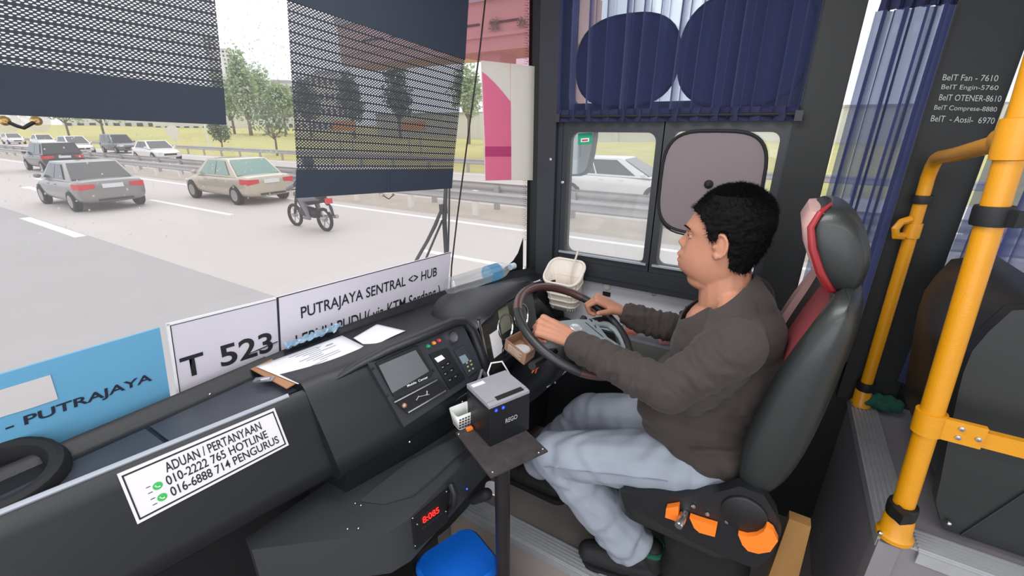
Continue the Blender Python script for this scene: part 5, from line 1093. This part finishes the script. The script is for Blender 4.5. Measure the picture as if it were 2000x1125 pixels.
mb = MB(); mb.loft([[V((sx+.02+x, -.01+y, z)) for x, y in rrect(w-.10, l-.16, .05)] for z, w, l in ((.935, .40, .46), (.99, .38, .44), (1.02, .33, .40), (1.08, .35, .42), (1.14, .33, .40), (1.20, .35, .42), (1.26, .33, .40), (1.37, .40, .44))]); mb.build('suspension_base', M_rubber, se, 40)
mb = MB(); mb.hexa([V(p) for p in ((1.075, -.25, .932), (1.105, -.25, .932), (1.105, -.155, .932), (1.075, -.155, .932), (1.075, -.222, 1.56), (1.105, -.222, 1.56), (1.105, -.175, 1.56), (1.075, -.175, 1.56))]); mb.bevel(.004, 2)
tag(mb.build('wooden_plank', mat('plank_wood', (140, 102, 54), .7, var=.25, vscale=18, stretch=(1, 1, .12))), 'rough wooden plank standing on end behind the driver seat', 'plank')
# ================================================================== HANDRAILS
def clamp(parent, c, ax_, r, h, ear=None, m=M_pit, name='clamp'):
    mb = MB(); a = V(ax_).normalized(); mb.lathe([(r*.8, -h/2), (r, -h/2), (r*1.04, -h*.3), (r*1.04, h*.3), (r, h/2), (r*.8, h/2)], c, a, 24)
    if ear: mb.box(V(c)+V(ear), (.03, .018, h*.8), Matrix.Rotation(.6, 3, 'Z'))
    k = mb.build(name, m, parent)
    return k
hr = thing('handrail', 'yellow handrail of two posts joined by a bent top rail behind the driver seat', 'handrail', (1.125, -.383, 1.577))
P0, P1 = V((1.128, -.386, 1.585)), V((1.140, -.336, 2.49)); pd_ = (P1-P0).normalized()
mb = MB(); mb.tube([P0, P1, P0+pd_*1.57], .0205, 20); mb.build('post', M_yellow, hr)
q0, q1 = V((1.736, -.382, 1.585)), V((1.732, -.364, 2.33))
mb = MB(); mb.tube([q0, q1, V((1.728, -.362, 2.36)), V((1.715, -.361, 2.392)), V((1.69, -.359, 2.412)), V((1.65, -.356, 2.42)), V((1.5, -.350, 2.434)), V((1.148, -.337, 2.478))], .0170, 18); mb.build('bent_rail', M_yellow, hr)
for c, r, s in ((P0, .0285, 1), (q0, .024, .9)):
    mb = MB(); mb.lathe([(0, -.006), (r*1.25, -.006), (r*1.25, .004), (r*1.05, .012), (r, .05), (r*.9, .055)], c, pd_, 24); b_ = mb.build('base_cup', M_yellow, hr)
    mb = MB(); mb.ball(c+V((-.02, .03, .004)), .006, 8, 5); mb.build('bolt', M_chrome, b_)
clamp(hr, P0+pd_*.075, pd_, .0275, .034, (-.035, .012, .008)); clamp(hr, q0+(q1-q0).normalized()*.07, q1-q0, .024, .030)
at_ = lambda z: P0+(P1-P0)*((z-P0.z)/(P1.z-P0.z))
clamp(hr, at_(2.345), pd_, .0275, .036, (-.02, -.02, 0)); clamp(hr, q0+(q1-q0)*.955, q1-q0, .0235, .024)
mb = MB(); c = P1-pd_*.012; mb.lathe([(.0205, -.036), (.027, -.034), (.028, -.02), (.028, .02), (.027, .034), (.0205, .036)], c, pd_, 24); mb.tube([c+V((.0, 0, 0)), c+V((.05, 0, -.002)), c+V((.062, -.001, -.004))], [.027, .024, .020], 18); mb.build('tee_joint', M_yellow, hr)
c = q0+(q1-q0)*.83; mb = MB(); mb.lathe([(.017, -.022), (.0215, -.022), (.0215, .022), (.017, .022)], c, q1-q0, 20); mb.tube([c+V((-.012, .018, -.018)), c+V((-.03, .040, -.016)), c+V((-.034, .046, .006)), c+V((-.026, .036, .026)), c+V((-.012, .014, .034))], [.009]*5, 8, flat=1.3); mb.build('hook_clamp', M_yellow, hr)
# lower clamp and flat bar running back
c = at_(1.90); rl = thing('side_rail', 'yellow flat rail bolted with a clamp to the nearer yellow post', 'handrail', c)
mb = MB(); mb.lathe([(.0205, -.026), (.0265, -.026), (.0265, .026), (.0205, .026)], c, pd_, 24); mb.box(c+V((-.012, -.045, 0)), (.012, .075, .05)); mb.bevel(.002, 1); mb.build('clamp', M_yellow, rl)
mb = MB(); mb.box(c+V((-.006, -.33, -.004)), (.016, .54, .036)); mb.bevel(.003, 2); mb.build('flat_bar', M_yellow, rl)
for dy_, dz in ((-.045, .012), (-.045, -.010), (-.074, -.002)):
    mb = MB(); mb.lathe([(0, 0), (.0055, 0), (.005, .003), (0, .004)], c+V((-.018, dy_, dz)), (-1, 0, 0), 14); mb.build('bolt', M_chrome, rl)
# green cloth on the wheel arch, black passenger seat
mb = MB()
for k in range(9):
    a = k*2.4; mb.ball((1.735+.022*math.cos(a)*(k/9)-.0, -.435+.04*math.sin(a), 1.60+.006*(k % 3)), (.024, .022, .02), 10, 6)
def crum(me):
    for v in me.vertices: v.co += V((1, .5, 1))*(.006*noise.noise(v.co*60))
remesh(mb, .005, 'green_rag', mat('rag_green', (22, 76, 62), .9, var=.2, vscale=40), None, 2, crum); tag(bpy.data.objects['green_rag'], 'dark green rag bundled on the wheel arch beside the further yellow post', 'cloth')
ps = thing('passenger_seat', 'black passenger seat at the right edge behind the nearer yellow post', 'seat', (1.42, -.6, 1.577))
sil = [pX(*q, 1.22) for q in ((1969, 600), (1925, 640), (1893, 678), (1876, 720), (1866, 760), (1845, 860), (1832, 930))]
yz = [(p.y, p.z) for p in sil]
side = yz+[(-.455, 1.66), (-.485, 1.592), (-.95, 1.592), (-.95, 1.76), (-.70, 1.79), (-.64, 1.88), (-.60, 2.10), (-.52, 2.18)]
mb = MB(); mb.prism([V((1.20, *p)) for p in side], (.035, 0, 0)); mb.bevel(.008, 2, 25); mb.build('side_panel', M_leather, ps, 60)
back = yz+[(-.455, 1.70), (-.62, 1.70), (-.64, 1.85), (-.60, 2.10), (-.52, 2.18)]
mb = MB(); mb.prism([V((1.237, *p)) for p in back], (.38, 0, 0)); mb.bevel(.02, 3, 25); mb.build('backrest', M_leather, ps, 60)
mb = MB(); mb.prism([V((1.237, *p)) for p in ((-.56, 1.76), (-.55, 1.68), (-.56, 1.60), (-.92, 1.60), (-.94, 1.74), (-.66, 1.79))], (.38, 0, 0)); mb.bevel(.018, 3, 25); mb.build('cushion', M_leather, ps, 60)
mb = MB(); a, b_ = pX(1876, 1046, 1.196), pX(2010, 958, 1.196); mb.tube([a, a.lerp(b_, .55), b_], .0022, 6); mb.build('edge_piping', M_dark, ps)
mb = MB(); mb.ball(pX(1853, 1022, 1.19), .006, 10, 6); mb.build('stud', M_chrome, ps)
# ================================================================== DRIVER
M_skin = mat('skin', (176, 124, 100), .55, spec=.3, var=.12, vscale=26, bump=.12, bscale=500)
M_skin.node_tree.nodes['Principled BSDF'].inputs['Subsurface Weight'].default_value = .08
M_skin.node_tree.nodes['Principled BSDF'].inputs['Subsurface Radius'].default_value = (.01, .004, .002)
M_hair = mat('black_hair', (8, 8, 9), .8, spec=.12, var=.3, vscale=60); M_shirt = mat('brown_jersey', (56, 48, 45), .9, bump=.3, bscale=900, var=.08, vscale=10, sheen=.06)
M_jean = mat('pale_denim', (148, 154, 166), .9, bump=.35, bscale=800, var=.10, vscale=14); M_shoe = mat('black_shoe', (30, 30, 32), .7, var=.15, bump=.4, bscale=300)
HX = 1.25
front0 = [(2.085, .135), (2.095, .152), (2.110, .180), (2.13, .200), (2.16, .203), (2.19, .194), (2.225, .189), (2.245, .195), (2.27, .187), (2.295, .172), (2.325, .140), (2.342, .110), (2.350, .085)]
frontp = [(2.085, .135), (2.095, .152), (2.104, .168), (2.114, .188), (2.122, .201), (2.130, .208), (2.139, .2065), (2.146, .2125), (2.152, .210), (2.156, .2065), (2.160, .209), (2.166, .2145), (2.174, .208), (2.183, .205), (2.189, .210), (2.196, .2175), (2.202, .2165), (2.213, .207), (2.228, .198), (2.244, .2005), (2.268, .190), (2.295, .174), (2.325, .140), (2.342, .110), (2.350, .085)]
backp = [(2.085, .06), (2.12, .045), (2.16, .030), (2.2, .012), (2.25, .006), (2.3, .014), (2.33, .040), (2.350, .075)]
widp = [(2.085, .042), (2.10, .054), (2.13, .066), (2.16, .072), (2.2, .076), (2.25, .078), (2.29, .073), (2.32, .060), (2.342, .036), (2.350, .012)]
def head(a, z, grow=0):
    """point on the head at angle a (0 = +x, 90 = face) and height z"""
    yc_ = .10; w = crom(widp, z); f0 = crom(front0, z)-yc_; fp_ = crom(frontp, z)-yc_; b = yc_-crom(backp, z); c, s = math.cos(a), math.sin(a)
    e = 2.25; k = 1/((abs(c)**e+abs(s)**e)**(1/e))
    x = (w+grow)*c*k; y = ((f0 if s > 0 else b)+grow)*s*k
    if s > 0 and grow == 0:
        nose = 2.176 < z < 2.235; sg = (.0105+.004*math.exp(-((z-2.188)/.010)**2)) if nose else .024
        y += (fp_-f0)*math.exp(-(x/sg)**2)
        for sd in (-1, 1):
            y -= .0075*math.exp(-((x-sd*.033)/.014)**2-((z-2.229)/.011)**2)
            y += .004*math.exp(-((x-sd*.030)/.02)**2-((z-2.246)/.006)**2)
            y += .004*math.exp(-((x-sd*.045)/.02)**2-((z-2.19)/.02)**2)
            y += .004*math.exp(-((x-sd*.013)/.006)**2-((z-2.189)/.007)**2)
    return V((HX+x, yc_+y, z))
mb = MB(); nz = 64; na = 64
mb.loft([[head(2*math.pi*k/na, 2.0851+.2647*i/nz) for k in range(na)] for i in range(nz+1)])
# neck, trunk, arms, legs
mb.cap((HX, .085, 2.13), (HX, .062, 1.99), .064, .072); mb.cap((HX, .07, 2.09), (HX, .035, 2.03), .062, .075)
mb.ball((HX, .125, 2.10), (.050, .055, .03), 16, 8)
SL, EL, WL = V((1.055, .02, 2.005)), V((1.0, .15, 1.875)), V((1.107, .452, 1.875))
SR, ER, WR = V((1.445, .02, 2.005)), V((1.52, .16, 1.80)), V((1.487, .412, 1.842))
def trunk(mb, g):
    mb.ball((HX, .05, 1.60), (.175+g, .15+g, .12+g)); mb.ball((HX, .085, 1.73), (.178+g, .155+g, .15+g)); mb.ball((HX, .055, 1.89), (.18+g, .130+g, .17+g))
    mb.cap(SL+V((.035, .01, -.01)), SR+V((-.035, .01, -.01)), .062+g, .062+g); mb.ball((HX, .005, 1.965), (.15+g, .085+g, .09+g)); mb.ball((HX, .09, 1.96), (.13+g, .085+g, .09+g))
    for s in (-1, 1): mb.cap((HX+s*.045, .052, 2.065), (HX+s*.15, .032, 2.005), .042+g, .050+g)
trunk(mb, -.006)
mb.cap(SL, EL, .052, .042); mb.cap(EL, WL, .042, .026); mb.cap(SR, ER, .052, .042); mb.cap(ER, WR, .042, .026)
HL, KL, AL = V((1.145, .06, 1.575)), V((1.112, .505, 1.425)), V((1.19, .215, 1.085))
HR, KR, AR = V((1.355, .06, 1.575)), V((1.395, .485, 1.42)), V((1.39, .71, 1.075))
for h_, k_, a_ in ((HL, KL, AL), (HR, KR, AR)):
    mb.cap(h_, k_, .075, .055); mb.cap(k_, a_, .052, .036)
# ears
for s in (-1, 1):
    R = Matrix.Rotation(.25*s, 3, 'Z') @ Matrix.Rotation(.2, 3, 'X'); c = V((HX+s*.079, .101, 2.216))
    mb.ball(c, (.006, .017, .027), 14, 8, R); mb.cap(c+V((s*.0, .006, -.024)), c+V((s*.001, .004, -.030)), .007, .0065, 10)
    mb.tube([c+V((s*(.005+.004*max(0, -math.cos(t))), .019*math.cos(t)+.002, .030*math.sin(t)+.001)) for t in [math.radians(x) for x in range(20, 255, 18)]], .0042, 8)
    mb.ball(c+V((s*.004, .014, -.003)), (.005, .004, .008), 8, 6)
# hands: wrist, direction of the fingers, back of the hand, sign of the thumb side
def hand(mb, Wp, K, b, thumb, curls, thumb_path, spread=.0192):
    d = (K-Wp).normalized(); b = (b-d*b.dot(d)).normalized(); sd = d.cross(b)*thumb          # sd points to the thumb
    offs = [1.5, .5, -.5, -1.5]; L = [.040, .045, .042, .033]; R0 = [.0098, .0100, .0096, .0086]
    for i, o in enumerate(offs):
        k0 = K+sd*(o*spread)-d*(.004*abs(o-.4))-b*(.002*abs(o)); r0 = R0[i]
        mb.cap(Wp+sd*(o*spread*.55)+d*.006, k0, .0155, .0125, 12)
        p = k0; dd = d.copy(); bb = b.copy(); seg = [L[i], L[i]*.66, L[i]*.52]
        for j in range(3):
            a = math.radians(curls[i][j]); dd, bb = (dd*math.cos(a)-bb*math.sin(a)), (bb*math.cos(a)+dd*math.sin(a)); q = p+dd*seg[j]
            mb.cap(p, q, r0*(1-.09*j), r0*(.92-.09*j), 12); p = q
    pts = [Wp+sd*.018+d*.012]+[Wp+sd*x+d*y+b*z for x, y, z in thumb_path]; rr = [.0155, .0125, .0112, .0092]
    for j in range(len(pts)-1): mb.cap(pts[j], pts[j+1], rr[j], rr[j+1], 12)
hand(mb, WL+V((.004, .012, .012)), V((1.078, .556, 1.928)), V((-.42, -.35, .84)), 1, [(78, 78, 50), (82, 80, 50), (84, 80, 50), (86, 80, 50)], [(.030, .045, -.006), (.036, .072, -.012), (.034, .094, -.018)])
hand(mb, WR+V((-.003, .010, .008)), V((1.452, .512, 1.898)), V((.15, -.42, .89)), -1, [(62, 72, 52), (64, 74, 52), (66, 74, 52), (66, 74, 50)], [(.036, .036, -.006), (.066, .062, -.012), (.092, .086, -.018)])
DR = thing('person', 'man in a brown long sleeved top and pale jeans driving the bus', 'person', (1.25, .1, .93))
remesh(mb, .0034, 'body', M_skin, DR, 3, None, .5)
# hair
def hl(y): return crom([(-.02, 2.135), (.02, 2.135), (.045, 2.150), (.070, 2.165), (.078, 2.20), (.084, 2.246), (.105, 2.256), (.112, 2.232), (.130, 2.234), (.138, 2.262), (.150, 2.275), (.162, 2.288), (.19, 2.300), (.25, 2.302)], y)
def hgrow(z, a): return .007+.007*max(0, min(1, (z-2.2)/.1))+.004*noise.noise(V((a*5, z*60, 1)))+.003*noise.noise(V((a*13, z*140, 4)))
mb = MB(); G = []; nz, na = 110, 160
for i in range(nz+1):
    z = 2.12+.212*i/nz; ring_ = []
    for k in range(na):
        a = 2*math.pi*k/na; g = hgrow(z, a)*(1 if z < 2.345 else .9); p = head(a, min(z, 2.3495), .0015+g); p.z = z+(g*1.0 if z > 2.32 else 0)*((z-2.32)/.03); ring_.append(p)
    G.append(ring_)
R = [[mb.v(p) for p in r] for r in G]
for i in range(nz):
    for k in range(na):
        k2 = (k+1) % na; c = (G[i][k]+G[i+1][k2])/2; j = .004*noise.noise(c*120)
        if c.z > hl(c.y)+j: mb.f([R[i][k], R[i][k2], R[i+1][k2], R[i+1][k]])
mb.ball((HX, .084, 2.270), (.086, .098, .0895), 28, 18); bmesh.ops.delete(mb.b, geom=[v for v in mb.b.verts if not v.link_faces], context='VERTS')
hair = mb.build('hair', M_hair, DR, 80); hair.modifiers.new('s', 'SOLIDIFY').thickness = .006; hair.modifiers['s'].offset = -1
mb = MB()
for _ in range(24000):
    z = random.uniform(2.13, 2.352); a = random.uniform(0, 2*math.pi); g = hgrow(z, a); p = head(a, min(z, 2.349), g-.004)
    if random.random() < .42:
        t_a, t_r = random.uniform(0, 6.283), math.sqrt(random.random())*.95; p = V((HX+.078*t_r*math.cos(t_a), .084+.091*t_r*math.sin(t_a), 2.270+.0880*math.sqrt(1-t_r*t_r))); z = 2.3
        if p.z < 2.29: continue
    if p.z < hl(p.y)-.002 or (z > 2.33 and math.hypot(p.x-HX, p.y-.09) > .062): continue
    n = (p-V((HX, .09, 2.23))).normalized(); top = max(0, min(1, (p.z-2.27)/.06))
    comb = V((0, -.3+1.0*top*max(-.4, min(1, (p.y-.05)/.05)), -.75+.75*top)) if p.y < .13 else V((0, .75, -.1))
    d = (n*.38+comb+V((random.gauss(0, .25), random.gauss(0, .22), random.gauss(0, .2)))).normalized(); L_ = random.uniform(.008, .018); s_ = d.orthogonal().normalized()*.0009; t_ = d.cross(s_)
    q = p+d*L_; mb.f([mb.v(p+s_), mb.v(p-s_), mb.v(q)]); mb.f([mb.v(p+t_), mb.v(p-t_), mb.v(q)])
mb.build('hair_strands', M_hair, DR, 0, fix=False)
for s in (-1, 1):
    mb = MB(); mb.ball((HX+s*.032, .1775, 2.2280), .0088, 14, 10); ey = mb.build('eye', mat('eye_white', (216, 206, 198), .25), DR)
    mb = MB(); mb.ball((HX+s*.032, .1822, 2.2275), .0048, 12, 8); mb.build('iris', mat('iris_brown', (30, 20, 16), .2), ey)
    mb = MB(); mb.ball((HX+s*.032, .1772, 2.2322), (.0125, .0098, .0070), 16, 10); mb.ball((HX+s*.032, .1768, 2.2218), (.012, .0092, .0056), 16, 10); mb.build('eyelid', M_skin, DR)
    mb = MB(); mb.tube([(HX+s*.032+x, .1862-22*x*x, 2.2272-14*x*x) for x in (-.010, -.005, 0, .005, .010)], .0011, 6); mb.build('eyelashes', M_hair, DR)
    mb = MB(); mb.tube([(HX+s*x, y, z) for x, y, z in ((.016, .1985, 2.245), (.028, .1985, 2.249), (.042, .192, 2.2495), (.054, .180, 2.245))], [.0026, .0034, .003, .0015], 6, flat=.7); mb.build('eyebrow', M_hair, DR)
mb = MB()
for z, y in ((2.166, .2125), (2.1475, .2105)): mb.tube([(HX+x, y-28*x*x*.35-.002, z-(.003 if z > 2.155 else -.003)*abs(x)/.02) for x in (-.022, -.012, 0, .012, .022)], [.0014, .0028, .0032, .0028, .0014], 8)
mb.build('lips', mat('lips', (182, 120, 102), .5), DR)
# ---- clothes
def near(p, a, b):
    t = max(0, min(1, (p-a).dot(b-a)/(b-a).length_squared)); return t, (p-(a+(b-a)*t)).length
def tidy(bm):                # evens out the cut edges of a garment
    for _ in range(14):
        ed = {v: [e.other_vert(v).co.copy() for e in v.link_edges if e.is_boundary] for v in bm.verts if v.is_boundary}
        for v, q in ed.items():
            if len(q) >= 2: v.co = v.co*.5+(sum(q, V())/len(q))*.5
def shirt_fn(me):
    bm = bmesh.new(); bm.from_mesh(me); bm.normal_update()
    for v in bm.verts:
        p = v.co.copy(); g = 0
        for A, B, k, ph in ((EL, WL, 64, 0), (ER, WR, 64, 1), (SL, EL, 34, 2), (SR, ER, 34, 3)):
            t, d = near(p, A, B)
            if d < .085 and 0 < t < 1:
                w = math.sin(math.pi*min(1, max(0, t)))**.5; g = max(g, 0)+w*(.0034*math.sin(t*k*.62+6*noise.noise(p*13)+ph)+.0018*math.sin(t*k*1.5+5*noise.noise(p*21)+ph))*(1 if A in (EL, ER) else .7)
        tn = noise.noise(V((p.x*5+p.z*4, p.y*6, p.z*13)))
        g += .0045*math.sin(9*tn+p.z*34+p.y*20)*max(0, min(1, (2.0-p.z)/.2))*(1 if abs(p.x-HX) < .24 else .3)+.003*noise.noise(p*18)
        v.co = p+v.normal*g
    # neck opening: tilted plane from the collar bone to the nape; cuffs; hem
    nn = V((0, .66, .75)).normalized()
    kill = []
    for v in bm.verts:
        p = v.co; r_ = math.hypot(p.x-HX, p.y-.075)
        if (p-V((HX, .083, 2.076))).dot(nn) > -.05*abs(p.x-HX) and r_ < .125: kill.append(v)
        elif (p-WL).dot((WL-EL).normalized()) > -.004 and (p-WL).length < .09: kill.append(v)
        elif (p-WR).dot((WR-ER).normalized()) > -.004 and (p-WR).length < .09: kill.append(v)
        elif p.z < 1.600+.27*max(-.03, min(.3, p.y)): kill.append(v)
    bmesh.ops.delete(bm, geom=kill, context='VERTS'); tidy(bm); bm.to_mesh(me); bm.free()
mb = MB(); trunk(mb, .012); mb.cap((HX, .062, 2.065), (HX, .03, 2.02), .086, .092); mb.ball((HX, .05, 1.64), (.203, .178, .12))
mb.cap(SL+V((.01, 0, 0)), EL, .070, .060); mb.cap(EL, WL+(WL-EL).normalized()*.02, .060, .043); mb.cap(SR, ER, .070, .060); mb.cap(ER, WR+(WR-ER).normalized()*.02, .060, .043)
mb.ball((HX, .10, 1.68), (.186, .165, .11)); mb.cap((1.16, .14, 1.72), (1.34, .14, 1.72), .11, .11); mb.ball((HX, -.02, 1.86), (.16, .085, .16)); mb.cap((1.09, .05, 1.95), (1.07, .10, 1.86), .08, .07)
o = remesh(mb, .0055, 'shirt', M_shirt, DR, 4, shirt_fn); so_ = o.modifiers.new('s', 'SOLIDIFY'); so_.thickness = .004; so_.offset = -1
for Wp, Ep in ((WL, EL), (WR, ER)):
    d = (Wp-Ep).normalized(); mb = MB(); mb.lathe([(.030, .006), (.038, .002), (.0405, -.01), (.0415, -.03), (.036, -.03)], Wp+d*.002, d, 24); mb.build('cuff', M_shirt, DR, 60)
def jean_fn(me):
    bm = bmesh.new(); bm.from_mesh(me); bm.normal_update()
    for v in bm.verts:
        p = v.co.copy(); g = .003*noise.noise(p*14)
        for A, B in ((KL, AL), (KR, AR)):
            t, d = near(p, A, B)
            if d < .1: g += .0065*math.sin(t*26+5*noise.noise(p*11))*(t*.7+.25)
        for A, B in ((HL, KL), (HR, KR)):
            t, d = near(p, A, B)
            if d < .11: g += .0046*math.sin(t*24+p.x*60+6*noise.noise(p*9))*(abs(t-.5)+.3)
        v.co = p+v.normal*g
    kill = [v for v in bm.verts if any((v.co-A).dot((A-K_).normalized()) > -.002 and (v.co-A).length < .12 for A, K_ in ((AL, KL), (AR, KR))) or v.co.z > 1.72]
    bmesh.ops.delete(bm, geom=kill, context='VERTS'); tidy(bm); bm.to_mesh(me); bm.free()
mb = MB(); mb.ball((HX, .05, 1.60), (.188, .162, .115)); mb.ball((HX, .06, 1.66), (.182, .16, .09))
for h_, k_, a_ in ((HL, KL, AL), (HR, KR, AR)):
    mb.cap(h_, k_, .104, .078); mb.cap(k_, a_+(a_-k_).normalized()*.03, .082, .084); mb.cap(k_+V((0, -.03, -.04)), (k_+a_)/2+V((0, -.015, 0)), .075, .08)
o = remesh(mb, .006, 'jeans', M_jean, DR, 4, jean_fn); so_ = o.modifiers.new('s', 'SOLIDIFY'); so_.thickness = .004; so_.offset = -1
# seam along the outside of the near leg
mb = MB(); pts = []
for i in range(14):
    t = i/13; c = HL.lerp(KL, .12+.86*t); r_ = .104+(.078-.104)*(.12+.86*t); pts.append(c+V((-1, .05, .05)).normalized()*(r_+.0015))
mb.tube(pts, .0016, 6); mb.build('jeans_seam', mat('denim_thread', (126, 134, 152), .9), DR)
for A, K_, tilt in ((AL, KL, .06), (AR, KR, .0)):
    f_ = V((-.22, 1, 0)).normalized() if A is AL else V((0, 1, 0)); c = V((A.x+(.03 if A is AL else 0), A.y-.03, .957))
    mb = MB(); mb.cap(c-f_*.065+V((0, 0, .03)), c+f_*.06+V((0, 0, .03)), .048, .052); mb.cap(c+f_*.06+V((0, 0, .03)), c+f_*.19+V((0, 0, .016)), .054, .042); mb.cap(c-f_*.06+V((0, 0, .04)), c-f_*.03+V((0, 0, .105)), .044, .048); mb.cap(c+f_*.0+V((0, 0, .07)), c+f_*.09+V((0, 0, .04)), .046, .048)
    sh = remesh(mb, .005, 'shoe', M_shoe, DR, 4)
    mb = MB(); mb.loft([[c+f_*(.045+y)+f_.cross(V((0, 0, 1)))*x+V((0, 0, z)) for x, y in rrect(.104, .34, .05, 8)] for z in (-.026, -.002)]); mb.bevel(.003, 2); mb.build('sole', M_rubber, sh)
    mb = MB(); mb.tube([c-f_*.03+V((.040*math.cos(a), .044*math.sin(a), .125)) for a in [k*.524 for k in range(12)]], .010, 8, closed=True); s_ = mb.build('sock', mat('sock_green', (20, 92, 66), .9, var=.2, vscale=60), sh); s_['label'] = 'dark green sock'
    mb = MB()
    for k in range(3): mb.tube([c+f_*(.03+.03*k)+f_.cross(V((0, 0, 1)))*x+V((0, 0, .082-.016*k)) for x in (-.02, 0, .02)], .003, 6)
    mb.build('lace', M_dark, sh)
def sub(fn, pairs):
    s=open('/tmp/w/'+fn).read()
    for a,b in pairs:
        if a not in s: print(fn,'MISSING',a[:80])
        s=s.replace(a,b)
    open('/tmp/w/'+fn,'w').write(s)
